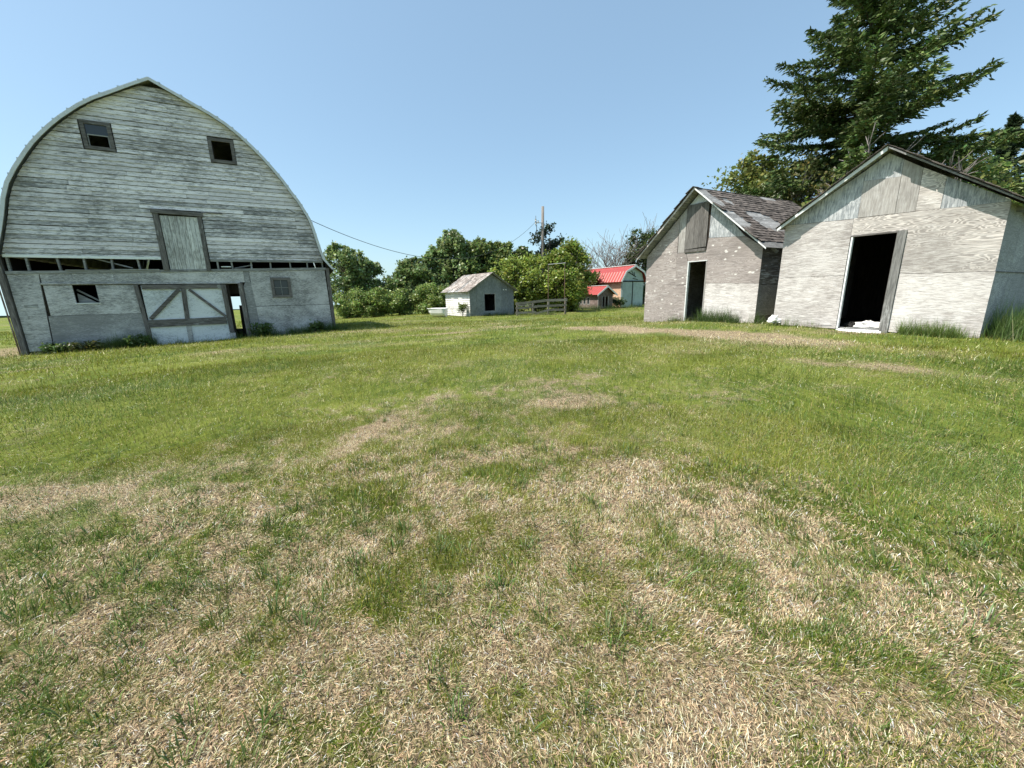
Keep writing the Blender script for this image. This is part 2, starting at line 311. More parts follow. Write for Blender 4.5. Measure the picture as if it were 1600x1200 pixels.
# ------------------------------------------------------------------ barn
BO = (-16.0, 12.64, -0.2); BA = R(26.9); BW = 9.40; BD = 12.5
barn = thing('barn', 'large round-roofed barn with peeling white boards and an open gap under its gable', 'barn', BO, BA)
PR = [(0, 8.70), (.52, 8.44), (1.07, 8.16), (1.50, 7.94), (1.93, 7.68), (2.30, 7.38), (2.64, 7.04), (2.95, 6.70), (3.23, 6.34), (3.50, 5.97), (3.73, 5.58), (3.93, 5.28), (4.09, 4.96), (4.24, 4.64), (4.33, 4.31), (4.43, 3.80), (4.50, 3.45), (4.60, 3.09)]
PL = [(0, 8.70), (.52, 8.42), (1.08, 8.10), (1.50, 7.87), (1.89, 7.60), (2.37, 7.20), (2.66, 6.92), (2.93, 6.63), (3.16, 6.36), (3.37, 6.07), (3.68, 5.61), (3.94, 5.16), (4.11, 4.72), (4.24, 4.25), (4.38, 3.80), (4.50, 3.45), (4.62, 3.09)]
CU = 4.70
def half_at(v, inset=.10, prof=None):
    prof = prof or PR
    for (a, va), (b, vb) in zip(prof, prof[1:]):
        if vb <= v <= va: t = (va - v) / (va - vb); return a + (b - a) * t - inset
    return (prof[-1][0] - inset) if v < prof[-1][1] else 0
def st(u): return 2.56 + .0235 * u
# backing walls (dark inside), with openings
loft = rect(4.21, 5.26, 2.62, 4.49); wl = rect(2.82, 3.36, 6.46, 7.10); wr = rect(6.11, 6.64, 6.47, 7.09)
arch = [(CU - a + .1, v - .1) for a, v in PL[::-1]] + [(CU + a - .1, v - .1) for a, v in PR[1:]]
arch = [(.14, 3.02)] + [p for p in arch if p[1] > 3.03] + [(9.26, 3.02)]
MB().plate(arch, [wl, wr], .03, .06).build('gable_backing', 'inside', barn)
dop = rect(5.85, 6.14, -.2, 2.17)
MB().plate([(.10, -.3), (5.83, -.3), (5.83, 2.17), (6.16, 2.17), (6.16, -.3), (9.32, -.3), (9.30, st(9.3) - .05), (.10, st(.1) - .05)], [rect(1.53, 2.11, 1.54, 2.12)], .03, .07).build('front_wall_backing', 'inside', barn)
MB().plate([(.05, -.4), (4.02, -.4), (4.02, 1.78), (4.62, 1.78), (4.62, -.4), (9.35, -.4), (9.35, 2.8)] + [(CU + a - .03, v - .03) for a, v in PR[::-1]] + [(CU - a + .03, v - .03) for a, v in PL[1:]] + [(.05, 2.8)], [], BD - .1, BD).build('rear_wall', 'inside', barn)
for sx_ in (.05, 9.30): MB().box(sx_, sx_ + .06, .08, BD - .12, -.4, 3.015).build('side_wall', 'inside', barn)
# plank siding on the gable, each plank a part
holes = [(4.02, 5.41, 2.5, 4.66), (2.66, 3.46, 6.36, 7.26), (5.98, 6.76, 6.38, 7.20)]
v = 3.0; row = 0; ex = .141
while v < 8.42:
    lo_v, hi_v = v, min(v + ex, 8.50)
    iv = [(CU - half_at(max(lo_v, 3.1), .08, PL), CU + half_at(max(lo_v, 3.1), .08))]
    for (a, b, c, d) in holes:
        if hi_v > c + .03 and lo_v < d - .03:
            iv = [q for (x0, x1) in iv for q in ((x0, min(x1, a)), (max(x0, b), x1)) if q[1] - q[0] > .05]
    segs = []
    for (x0, x1) in iv:
        x = x0
        while x < x1 - .01:
            nx = x1 if x1 - x < 3.1 else x + random.choice((1.2, 1.83, 2.44, 3.05, 3.0))
            if x1 - nx < .35: nx = x1
            segs.append((x, nx)); x = nx
    ht = half_at(hi_v, .08); hl = half_at(hi_v, .08, PL)
    for (x0, x1) in segs:
        sag = random.gauss(0, .004); tl = random.gauss(0, .004); g = .003; pr = .022 + random.uniform(0, .008)
        if random.random() < .05: tl += random.choice((-.014, .014))
        a0, a1 = x0 + g, x1 - g; b0 = max(a0, CU - hl); b1 = min(a1, CU + ht)
        if b1 - b0 < .03: b0 = b1 = (b0 + b1) / 2; b1 += .03
        zl, zr = lo_v + sag, lo_v + sag + tl; h0, h1 = hi_v - .010 + sag, hi_v - .010 + sag + tl
        mb = MB().hexa([(a0, -pr, zl), (a1, -pr, zr), (a1, .03, zr), (a0, .03, zl), (b0, -.002, h0), (b1, -.002, h1), (b1, .03, h1), (b0, .03, h0)])
        mb.build('board', 'barn_board' if lo_v > 5.6 or random.random() < (.25 + .25 * (lo_v - 3)) else 'barn_board_low', barn)
    v += ex; row += 1
MB().hexa([(5.42, -.035, 2.955), (9.2, -.035, 2.98), (9.2, .03, 2.98), (5.42, .03, 2.955), (5.42, -.035, 3.045), (9.2, -.035, 3.06), (9.2, .03, 3.06), (5.42, .03, 3.045)]).build('lower_board', 'gray_beam', barn)
MB().box(.16, 4.0, -.034, .03, 2.99, 3.075).build('lower_board', 'white_trim', barn)
# belly gap: studs, sill beam, stray planks
for su in (.22, .64, 1.34, 1.98, 2.67, 3.34, 5.62, 6.05, 6.69, 7.33, 8.0, 8.62, 9.18):
    MB().beam((su + random.uniform(-.03, .03), .05, st(su) - .08), (su, .05, 3.08), .05, .09, (0, 1, 0)).build('stud', 'gray_beam', barn)
MB().beam((2.15, .16, 3.02), (3.15, .12, 2.70), .04, .10, (0, 1, 0)).build('loose_plank', 'gray_beam', barn)
MB().beam((5.72, .0, 2.77), (6.02, .0, 2.775), .03, .10, (0, 1, 0)).build('loose_plank', 'white_trim', barn)
MB().beam((6.1, .25, 2.74), (6.7, .2, 2.86), .04, .09, (0, 1, 0)).build('loose_plank', 'gray_beam', barn)
for k, (a, b) in enumerate(((.12, 2.3), (2.31, 3.9), (3.91, 6.1), (6.11, 9.3))):
    z0 = st(a) - .09 + [0, .004, -.01, .0][k]; z1 = st(b) - .09; MB().hexa([(a, -.045, z0), (b, -.04, z1 + .004), (b, .03, z1), (a, .03, z0), (a, -.045, z0 + .09), (b, -.04, z1 + .085 + .01 * (k % 2)), (b, .03, z1 + .09), (a, .03, z0 + .09)]).build('sill_beam', 'gray_beam', barn)
for (a, b, z0) in ((1.5, 2.9, st(1.5) + .01), (2.6, 3.9, st(2.6) + .015)): MB().beam((a, -.055, z0), (b, -.05, z0 + .01), .03, .025, (0, 1, 0)).build('splinter', 'gray_beam', barn)
# lower wall sheets
MB().plate(jit([(.12, .0), (.68, .02), (.80, 2.2), (.835, 2.49), (.12, 2.47)]), [], -.012, .028).build('plywood_panel', 'barn_ply', barn)
MB().box(.30, .62, -.016, -.011, 1.42, 1.52).build('bare_patch', 'gray_beam', barn)
ed = [.85, 1.6, 2.62, 3.35, 4.38, 5.3, 6.38]
for a, b in zip(ed, ed[1:]):
    MB().plate(jit([(a + .003, 2.205), (b - .003, 2.205), (b - .003, st(b) - .095), (a + .003, st(a) - .095)], .003), [], -.014 - random.uniform(0, .006), .028).build('header_board', 'barn_ply', barn)
MB().hexa([(.80, -.045, 2.15), (6.22, -.045, 2.16), (6.22, .0, 2.15), (.8, .0, 2.13), (.80, -.04, 2.20), (6.22, -.04, 2.20), (6.22, .0, 2.205), (.8, .0, 2.203)]).build('door_track_board', 'barn_ply', barn)
MB().plate([(.84, 1.145), (3.14, 1.145), (3.14, 2.12), (2.11, 2.12), (2.11, 1.54), (1.53, 1.54), (1.53, 2.12), (.86, 2.12)], [], -.010, .028).build('plywood_panel', 'barn_ply', barn)
MB().plate([(.70, -.1), (3.14, -.1), (3.14, 1.137), (.78, 1.132)], [], -.013, .028).build('plywood_panel', 'barn_ply_gray', barn)
MB().box(1.50, 2.14, -.03, -.011, 1.505, 1.54).build('window_sill', 'white_trim', barn)
MB().plate([(1.53, 1.50), (2.05, 1.50), (1.55, 1.86)], [], .16, .19).build('loose_board', 'gray_beam', barn); MB().beam((1.55, .22, 1.98), (2.15, .22, 1.52), .05, .06, (0, 1, 0)).build('loose_plank', 'gray_beam', barn)
MB().plate([(6.62, 1.285), (9.27, 1.285), (9.24, st(9.24) - .095), (6.56, st(6.56) - .095)], [rect(7.33, 7.84, 1.70, 2.29)], -.012, .028).build('plywood_panel', 'barn_ply', barn)
MB().plate([(6.32, -.1), (6.62, -.1), (6.615, 1.275), (6.61, 2.2), (6.39, 2.2), (6.31, 2.05)], [], -.010, .028).build('plywood_panel', 'barn_ply_gray', barn)
MB().plate([(6.64, -.1), (9.30, -.1), (9.27, 1.272), (6.62, 1.265)], [], -.015, .028).build('plywood_panel', 'barn_ply', barn)
MB().plate([(6.385, 2.205), (6.555, 2.205), (6.555, st(6.5) - .095), (6.385, st(6.38) - .095)], [], -.012, .028).build('header_board', 'barn_ply_gray', barn)
# corner posts
MB().beam((.02, -.02, -.35), (.02, -.02, 3.0), .14, .14, (0, 1, 0)).build('corner_post', 'trim_dark_v', barn)
MB().beam((-.09, -.05, -.45), (-.13, -.02, 2.3), .03, .03, (0, 1, 0)).build('corner_pipe', 'rust', barn)
MB().beam((9.36, -.01, -.35), (9.35, -.01, 2.76), .12, .12, (0, 1, 0)).build('corner_post', 'trim_dark_v', barn)
# sliding door
MB().plate(rect(3.28, 5.66, -.02, 2.10), [], -.03, .0).build('door_sheet', 'door_ply', barn)
def dbeam(p, q, w, mat='trim_dark', name='door_rail', y=-.055, th=.045): MB().beam((p[0], y, p[1]), (q[0], y, q[1]), w, th, (0, 1, 0)).build(name, mat, barn)
dbeam((3.16, 2.13), (3.24, -.08), .115, 'trim_dark_v', 'door_post', -.06, .055)
dbeam((3.31, 2.045), (5.50, 2.05), .155)
dbeam((3.22, .76), (5.58, .78), .26, y=-.062)
dbeam((4.33, 1.95), (3.36, .93), .115, name='door_brace', y=-.058); dbeam((4.62, 1.95), (5.58, .93), .085, name='door_brace', y=-.057)
dbeam((4.46, 1.965), (4.40, .89), .13, 'trim_dark_v', 'door_post', -.052); dbeam((4.39, .63), (4.38, -.05), .14, 'barn_ply_gray', 'door_post', -.05, .035)
dbeam((5.68, 2.12), (5.70, .30), .15, 'trim_dark_v', 'door_post', -.066, .06); dbeam((5.70, .29), (5.71, -.10), .19, 'barn_ply', 'door_post', -.066, .05)
dbeam((5.54, 2.12), (5.55, 1.96), .10, 'gray_beam', 'door_rail', -.075, .03)
dbeam((6.22, 2.17), (6.24, -.1), .15, 'trim_dark_v', 'door_jamb', -.045, .05)
MB().box(5.70, 6.24, -.05, .12, -.04, .03).build('threshold', 'fence', barn)
MB().beam((6.05, .9, -.2), (6.08, .9, 1.32), .26, .2, (0, 1, 0)).build('interior_post', 'inside', barn)
MB().box(5.6, 6.6, .35, .42, 1.78, 2.3).build('interior_board', 'inside', barn)
# windows of the barn
def frame(nm, o, u0, u1, v0, v1, w, mat, parent, y0=-.05, y1=-.003):
    t = MB().plate(rect(u0, u1, v0, v1), [rect(u0 + w, u1 - w, v0 + w, v1 - w)], y0, y1).build(nm, mat, parent); return t
def window(u0, u1, v0, v1, w, parent, panes, skew=0.0, missing=()):
    f = frame('window', None, u0, u1, v0, v1, w, 'trim_dark', parent)
    if panes:
        nx, nz = panes; a0, a1, b0, b1 = u0 + w, u1 - w, v0 + w, v1 - w; bw = .022
        mb = MB()
        for k in range(1, nx): x = a0 + (a1 - a0) * k / nx; mb.box(x - bw / 2, x + bw / 2, -.030, -.012, b0, b1)
        for k in range(1, nz): z = b0 + (b1 - b0) * k / nz; mb.box(a0, a1, -.0295, -.0125, z - bw / 2, z + bw / 2)
        mb.build('glazing_bar', 'gray_beam', f)
        for ix in range(nx):
            for iz in range(nz):
                if (ix, iz) in missing: continue
                MB().box(a0 + (a1 - a0) * ix / nx + bw / 2, a0 + (a1 - a0) * (ix + 1) / nx - bw / 2, -.022, -.019, b0 + (b1 - b0) * iz / nz + bw / 2, b0 + (b1 - b0) * (iz + 1) / nz - bw / 2).build('pane', 'glass', f)
    return f
window(7.24, 7.93, 1.60, 2.38, .10, barn, (2, 2))
window(2.70, 3.44, 6.38, 7.22, .10, barn, None)
MB().box(2.82, 3.33, -.02, 0, 6.80, 6.83).build('sash_rail', 'gray_beam', barn); MB().box(2.815, 2.845, -.021, 0, 6.48, 6.80).build('sash_rail', 'gray_beam', barn); MB().box(3.31, 3.34, -.021, 0, 6.48, 6.80).build('sash_rail', 'gray_beam', barn)
MB().plate(rect(2.80, 3.35, 6.83, 7.12), [], -.012, -.004).build('pane', 'glass', barn)
window(5.99, 6.75, 6.39, 7.19, .10, barn, None)
# loft door: boards plus surround
nb = 9
for k in range(nb):
    a = 4.20 + (5.27 - 4.20) * k / nb; b = 4.20 + (5.27 - 4.20) * (k + 1) / nb
    MB().hexa([(a + .004, -.022 - .006 * (k % 2), 2.66), (b - .004, -.022 - .006 * (k % 2), 2.66), (b - .004, .02, 2.66), (a + .004, .02, 2.66)] + [(a + .004, -.022 - .006 * (k % 2), 4.48), (b - .004, -.022 - .006 * (k % 2), 4.48), (b - .004, .02, 4.48), (a + .004, .02, 4.48)]).build('loft_door_board', 'loft_board', barn)
MB().beam((4.11, -.04, 4.56), (4.10, -.04, 2.62), .16, .06, (0, 1, 0)).build('loft_jamb', 'trim_dark_v', barn)
MB().beam((5.335, -.04, 4.5), (5.33, -.04, 2.62), .125, .06, (0, 1, 0)).build('loft_jamb', 'trim_dark_v', barn)
MB().beam((4.00, -.06, 4.61), (5.45, -.06, 4.57), .13, .08, (0, 1, 0)).build('loft_header', 'trim_dark', barn)
MB().beam((5.30, -.05, 4.645), (6.05, -.03, 4.655), .02, .03, (0, 1, 0)).build('splinter', 'trim_dark', barn)
# roof: ribbed metal sheets following the curve, and the fascia at the rake
full = [(CU - a, v) for a, v in PL[::-1]] + [(CU + a, v) for a, v in PR[1:]]
full = [(-.22, 2.66)] + full + [(9.60, 2.70)]
yF = -.20
for sgn in (0, 1):
    pts = full[:16 + 0] if sgn == 0 else full[15:]
    pts = [p for p in full if (p[0] <= CU + 1e-6 if sgn == 0 else p[0] >= CU - 1e-6)]
    ny = 44; vv = []; ff = []
    for iy in range(ny + 1):
        y = yF + (BD - yF + .25) * iy / ny; rb = .022 if iy % 2 else 0
        for p in pts:
            dx, dz = p[0] - CU, p[1] - 3.0; l = math.hypot(dx, dz) + 1e-6; vv.append((p[0] + dx / l * rb, y, p[1] + dz / l * rb))
    k = len(pts)
    ff = [(iy * k + q, iy * k + q + 1, (iy + 1) * k + q + 1, (iy + 1) * k + q) for iy in range(ny) for q in range(k - 1)]
    o = MB().add(vv, ff).build('roof', 'galv', barn); md = o.modifiers.new('thick', 'SOLIDIFY'); md.thickness = .02; md.offset = 1
for (p, q) in zip(full, full[1:]):
    wdt = .08
    def inn(pt): dx, dz = pt[0] - CU, pt[1] - 3.2; l = math.hypot(dx, dz); return (pt[0] - dx / l * wdt, pt[1] - dz / l * wdt)
    a, b, c, d = p, q, inn(q), inn(p)
    if p[1] < 2.7: d = (p[0] + .16, p[1] + .02)
    if q[1] < 2.7: c = (q[0] - .16, q[1] + .02)
    MB().plate([a, b, c, d], [], yF - .012, yF + .012).build('fascia_board', 'fascia', barn)
# soffit battens give the small bumps along the edge
for (p, q) in zip(full[1:-1:1], full[2:-1:1]):
    MB().box((p[0] + q[0]) / 2 - .03, (p[0] + q[0]) / 2 + .03, yF - .01, yF + .12, (p[1] + q[1]) / 2 + .0, (p[1] + q[1]) / 2 + .045).build('roof_batten', 'galv', barn)

# ------------------------------------------------------------------ plank or sheet sheds
def shingle_slope(p_eave, p_ridge, y0, y1, rng, missing=None, ex=.135, wdt=.13, long=.34, tv=(.65, 1.45), lf0=.012):
    """shingles between eave and ridge (u,z points) running from y0 to y1"""
    mb = MB(); e = Vector((p_eave[0], 0, p_eave[1])); r = Vector((p_ridge[0], 0, p_ridge[1])); Ls = (r - e).length; d = (r - e) / Ls; nrm = Vector((-d.z, 0, d.x)); nrm = nrm if nrm.z > 0 else -nrm
    rows = int(Ls / ex)
    for i in range(rows + 1):
        y = y0 - rng.uniform(0, .1)
        rowt = rng.uniform(.88, 1.12)
        while y < y1:
            ww = rng.uniform(.7, 1.35) * wdt; yy = min(y + ww, y1 + .02)
            t0 = i * ex - .03 + rng.gauss(0, .006); t1 = min(t0 + long, Ls + .01)
            if t1 - t0 > .05 and not (missing and missing(y, t0 / Ls)):
                lift = lf0 + rng.uniform(0, .014); lo = e + d * t0; hi = e + d * t1
                a = lo + nrm * lift; b = hi + nrm * .004; g = .004
                mb.hexa([(a.x, y + g, a.z), (a.x, yy - g, a.z), (b.x, yy - g, b.z), (b.x, y + g, b.z), (a.x + nrm.x * .012, y + g, a.z + nrm.z * .012), (a.x + nrm.x * .012, yy - g, a.z + nrm.z * .012), (b.x + nrm.x * .006, yy - g, b.z + nrm.z * .006), (b.x + nrm.x * .006, y + g, b.z + nrm.z * .006)], rowt * rng.uniform(*tv))
            y = yy
    return mb
def gable_roof(par, W, eL, eR, ap, D, ov, rng, mat, missing=None, deck='gray_beam', **kw):
    """eL, eR, ap are (u,z) on the roof top; deck boards run along the depth and show where shingles are gone"""
    for (e, tag) in ((eL, 0), (eR, 1)):
        e_ = Vector((e[0], e[1])); a_ = Vector(ap); Ls = (a_ - e_).length; d = (a_ - e_) / Ls; nb_ = int(Ls / .19); n_ = Vector((-d.y, d.x)); n_ = n_ if n_.y > 0 else -n_
        for k in range(nb_):
            s0 = e_ + d * (Ls * k / nb_ + .004); s1 = e_ + d * (Ls * (k + 1) / nb_ - .002); lo = -.022; hi = 0
            MB().hexa([(s0.x + n_.x * lo, -ov, s0.y + n_.y * lo), (s0.x + n_.x * lo, D + ov, s0.y + n_.y * lo), (s1.x + n_.x * lo, D + ov, s1.y + n_.y * lo), (s1.x + n_.x * lo, -ov, s1.y + n_.y * lo),
                       (s0.x, -ov, s0.y), (s0.x, D + ov, s0.y), (s1.x, D + ov, s1.y), (s1.x, -ov, s1.y)]).build('deck_board', deck, par)
        shingle_slope(e, ap, -ov - .02, D + ov, rng, missing if tag == kw.get('mside', 1) else None, **{q: w_ for q, w_ in kw.items() if q != 'mside'}).build('shingles', mat, par, kind='stuff')
def rake(par, e, ap, y, wdt, th, mat):
    e_ = Vector(e); a_ = Vector(ap); d = (a_ - e_).normalized()
    drop = wdt; return MB().plate([(e[0], e[1] - .012), (ap[0], ap[1] - .012), (ap[0], ap[1] - .012 - drop), (e[0], e[1] - .012 - drop * .8)], [], y, y + th).build('rake_board', mat, par)
rng = random.Random(3)

# ---- near shed (rightmost)
SO = (7.19, 10.61, .31); SA = R(-51.7); W = 3.64; D = 4.3
sh = thing('plywood_granary', 'nearest weathered plywood granary on the right with a wide black doorway', 'shed', SO, SA)
apx = (1.78, 3.86)
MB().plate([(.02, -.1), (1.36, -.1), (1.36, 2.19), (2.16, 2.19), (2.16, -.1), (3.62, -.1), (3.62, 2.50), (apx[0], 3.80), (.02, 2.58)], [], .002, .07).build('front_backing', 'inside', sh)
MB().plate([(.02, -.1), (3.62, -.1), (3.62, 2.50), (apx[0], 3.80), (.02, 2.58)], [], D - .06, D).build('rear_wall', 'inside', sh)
MB().box(.02, .08, .08, D - .07, -.1, 2.58).build('side_wall', 'ply_gray_v', sh)
MB().box(.1, 3.5, .0, D - .1, -.04, .05).build('floor', 'shade_dark', sh)
MB().box(3.50, 3.56, .08, D - .07, -.1, 2.50).build('side_backing', 'inside', sh)
def pan(poly, mat, par, y=-.014, nm='plywood_panel', **k): return MB().plate(poly, [], y, .001).build(nm, mat, par, **k)
pan([(0, 1.292), (1.355, 1.30), (1.355, 2.55), (.0, 2.60)], 'ply_raw', sh)
pan([(-.01, .07), (1.36, .02), (1.355, 1.294), (-.0, 1.286)], 'ply_raw', sh, -.017)
pan([(1.360, 2.19), (2.30, 2.19), (2.31, 1.275), (3.65, 1.255), (3.63, 2.515), (2.4, 2.545), (1.360, 2.56)], 'ply_figure', sh, -.016)
pan([(2.305, .0), (3.66, -.07), (3.655, 1.248), (2.31, 1.268)], 'ply_raw', sh, -.013)
pan([(-.0, 2.606), (1.425, 2.557), (1.425, 3.34), (1.43, 3.56)], 'ply_blue', sh, -.014)
pan([(1.43, 2.567), (2.045, 2.560), (2.035, 3.30), (1.43, 3.34)], 'ply_gray_v', sh, -.022, 'patch_board')
pan([(1.432, 3.344), (2.035, 3.304), (2.03, 3.64), (apx[0], 3.82), (1.432, 3.563)], 'ply_blue', sh, -.014)
pan([(2.05, 2.558), (2.36, 2.555), (2.35, 3.40), (2.037, 3.635)], 'ply_gray_v', sh, -.014)
pan([(2.365, 2.552), (2.72, 2.54), (2.72, 3.15), (2.357, 3.40)], 'ply_figure', sh, -.015)
pan([(2.725, 2.54), (3.63, 2.52), (3.63, 2.545), (2.725, 3.145)], 'ply_blue', sh, -.013)
MB().box(3.57, 3.64, .0, 1.2, -.12, 2.50).build('side_panel', 'barn_ply_gray', sh); MB().box(3.57, 3.642, 1.206, 2.42, -.12, 2.50).build('side_panel', 'barn_ply_gray', sh); MB().box(3.57, 3.64, 2.426, D, -.12, 2.50).build('side_panel', 'barn_ply_gray', sh)
MB().box(3.645, 3.66, .0, D, 1.24, 1.255).build('side_batten', 'trim_dark', sh)
MB().box(2.155, 2.30, -.055, .02, -.03, 2.19).build('door_jamb', 'gray_beam_v', sh); MB().box(2.145, 2.155, -.02, .25, .05, 2.17).build('jamb_lining', 'trim_dark_v', sh)
MB().box(1.372, 1.402, -.022, .06, .04, 2.15).build('door_jamb', 'white_trim', sh)
MB().box(1.36, 2.155, -.026, .06, 2.155, 2.188).build('door_header', 'trim_dark', sh)
MB().hexa([(1.37, -.17, -.11), (2.20, -.17, -.12), (2.20, .05, -.10), (1.37, .05, -.10), (1.37, -.17, -.055), (2.2, -.17, -.055), (2.2, .05, .055), (1.37, .05, .055)]).build('door_sill', 'white_trim', sh)
MB().box(2.2, 3.0, -.10, .0, -.18, -.13).build('base_plank', 'gray_beam', sh); MB().box(3.2, 3.62, -.09, .0, -.16, -.10).build('base_plank', 'ply_raw', sh); MB().box(.02, 3.5, .03, .07, -.25, -.1).build('gap_shade', 'shade_dark', sh)  # last box: dark strip standing in for the shaded gap beneath the shed
eL, eR = (-.10, 2.535), (3.86, 2.44)
gable_roof(sh, W, eL, eR, (apx[0], 3.925), D, .25, rng, 'shingle', lambda y, t: y > 3.2 and t < .4)
rake(sh, eL, (apx[0], 3.925), -.272, .085, .020, 'white_trim'); rake(sh, eR, (apx[0], 3.925), -.271, .035, .020, 'gray_beam')
for yy in (.5, 1.1, 1.7, 2.3, 2.9, 3.5, 4.1): MB().beam((3.5, yy, 2.46), (3.84, yy, 2.36), .04, .09).build('rafter_tail', 'gray_beam', sh)

def skew(root, k):
    # the shed has racked: every part shifts sideways with depth
    for o in root.children:
        for v_ in o.data.vertices: v_.co.x += k * max(0.0, v_.co.y)
skew(sh, .15)
# ---- second shed
TO = (5.06, 14.76, .2); TA = R(-54.5); W2 = 3.86; D2 = 4.5
s2 = thing('shingled_granary', 'plywood granary with brown shingled roof and narrow black doorway left of the nearest granary', 'shed', TO, TA)
a2 = (1.80, 4.19); lo2 = 2.42
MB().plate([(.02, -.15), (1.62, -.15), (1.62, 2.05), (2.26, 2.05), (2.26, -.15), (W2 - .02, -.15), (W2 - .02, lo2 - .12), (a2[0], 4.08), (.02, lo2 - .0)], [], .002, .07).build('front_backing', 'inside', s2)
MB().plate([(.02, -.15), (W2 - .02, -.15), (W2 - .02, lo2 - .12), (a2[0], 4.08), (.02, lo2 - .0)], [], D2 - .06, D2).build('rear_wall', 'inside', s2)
MB().box(.0, .07, .075, D2 - .07, -.15, 2.42).build('side_wall', 'ply_raw', s2)
MB().box(.1, 3.7, .0, D2 - .1, -.06, .02).build('floor', 'shade_dark', s2)
MB().box(W2 - .09, W2 - .05, .075, D2 - .07, -.15, 2.38).build('side_backing', 'inside', s2)
nrow = 9
for k in range(nrow): z0 = 1.25 + (2.36 - 1.25) * k / nrow; MB().box(W2 - .045, W2 - .01 + .008 * (k % 2), .0, D2, z0 + .004, 1.25 + (2.36 - 1.25) * (k + 1) / nrow).build('side_board', 'side_peel', s2)
MB().box(W2 - .045, W2, .0, D2, .35, 1.245).build('side_panel', 'barn_ply_gray', s2); MB().box(W2 - .045, W2 - .004, .0, D2, -.15, .345).build('side_panel', 'hatch', s2)
sl2 = (a2[1] - 2.42) / (a2[0] - 0)
def topv(u): return min(2.36 + (u) * (4.12 - 2.36) / a2[0], 2.30 + (W2 - u) * (4.12 - 2.30) / (W2 - a2[0]))
pan([(0, 2.36), (0, 2.33), (1.18, 2.42), (1.2, topv(1.2)), (.35, topv(.35))], 'ply_knots', s2, -.013)
pan([(1.205, 2.38), (1.44, 2.38), (1.44, topv(1.44)), (1.205, topv(1.205))], 'ply_gray_v', s2, -.016)
pan([(0, -.02), (1.60, -.02), (1.60, 1.325), (1.19, 1.33), (1.185, 2.415), (0, 2.325)], 'ply_knots', s2, -.012)
pan([(1.195, 1.335), (1.60, 1.335), (1.60, 2.07), (1.50, 2.37), (1.195, 2.375)], 'ply_knots', s2, -.019, 'patch_panel')
pan([(1.61, 2.08), (2.26, 2.08), (2.26, 1.355), (W2, 1.29), (W2, 2.30), (3.35, 2.66), (2.24, 2.74), (2.2, 2.37), (1.51, 2.37)], 'ply_knots', s2, -.015)
pan([(2.27, -.02), (W2, -.06), (W2, 1.283), (2.27, 1.347)], 'ply_raw', s2, -.011)
pan([(2.245, 2.748), (3.33, 2.668), (2.9, topv(2.9)), (2.245, topv(2.245))], 'ply_blue', s2, -.014)
tri = [(1.36, 3.84), (2.10, 3.86), (a2[0], topv(a2[0]) - .005)]
pan([(1.445, topv(1.445)), (1.45, 3.84), (2.15, 3.86), (2.2, topv(2.2)), (a2[0], topv(a2[0]))], 'fascia', s2, -.013, 'gable_peak')
MB().box(2.23, 2.27, -.02, .06, .0, 2.08).build('door_jamb', 'ply_gray_v', s2); MB().box(1.605, 1.64, -.024, .06, .0, 2.08).build('door_jamb', 'white_trim', s2)
MB().box(1.60, 2.27, -.03, .05, 2.05, 2.08).build('door_header', 'white_trim', s2)
for k in range(5):
    a = 1.46 + .144 * k; MB().box(a + .002, a + .142, -.035 - .004 * (k % 2), -.017, 2.47 + .006 * k, 3.84).build('hatch_board', 'hatch', s2)
MB().box(1.46, 2.18, -.05, -.017, 2.37, 2.455).build('hatch_ledge', 'hatch', s2)
MB().box(-.02, 3.0, -.10, .0, -.14, -.06).build('base_plank', 'ply_raw', s2); MB().box(1.64, 2.5, -.16, .0, -.055, .0).build('door_sill', 'ply_raw', s2)
e2L, e2R = (-.22, 2.32), (4.06, 2.26)
gable_roof(s2, W2, e2L, e2R, (a2[0], 4.29), D2, .30, rng, 'shingle', lambda y, t: (fbm(y * .7, t * 3.2, 3, 2) > .62) or (y < .1 and .62 < t < .95 and y * 3 + t < 1.1), tv=(.6, 1.5), lf0=.032)
rake(s2, e2L, (a2[0], 4.29), -.325, .075, .02, 'ply_raw'); rake(s2, e2R, (a2[0], 4.29), -.324, .05, .02, 'white_trim')
for yy in (.4, 1.0, 1.6, 2.2, 2.8, 3.4, 4.0, 4.6): MB().beam((3.78, yy, 2.34), (4.03, yy, 2.16), .04, .09).build('rafter_tail', 'gray_beam', s2); MB().beam((.05, yy, 2.38), (-.2, yy, 2.22), .04, .09).build('rafter_tail', 'gray_beam', s2)

skew(s2, .17)
# ---- small far granary
GO = (-3.15, 30.63, -.27); GA = R(35.2); W3 = 4.2; D3 = 4.2
s3 = thing('small_granary', 'small distant granary with white plank side and grey front standing alone in the grass', 'shed', GO, GA)
MB().plate([(.02, -.1), (W3 - .02, -.1), (W3 - .02, 2.05), (2.0, 3.22), (.02, 2.05)], [rect(1.38, 2.30, .40, 1.70)], .002, .06).build('front_backing', 'inside', s3)
MB().plate([(.02, -.1), (W3 - .02, -.1), (W3 - .02, 2.05), (2.0, 3.22), (.02, 2.05)], [], D3 - .06, D3).build('rear_wall', 'inside', s3)
MB().box(.03, .07, .07, D3 - .07, -.1, 2.03).build('side_backing', 'inside', s3); MB().box(W3 - .06, W3, .0, D3, -.1, 2.03).build('side_wall', 'small_gray', s3)
MB().box(.1, 4.0, .0, D3 - .1, -.02, .04).build('floor', 'shade_dark', s3)
nr = 13
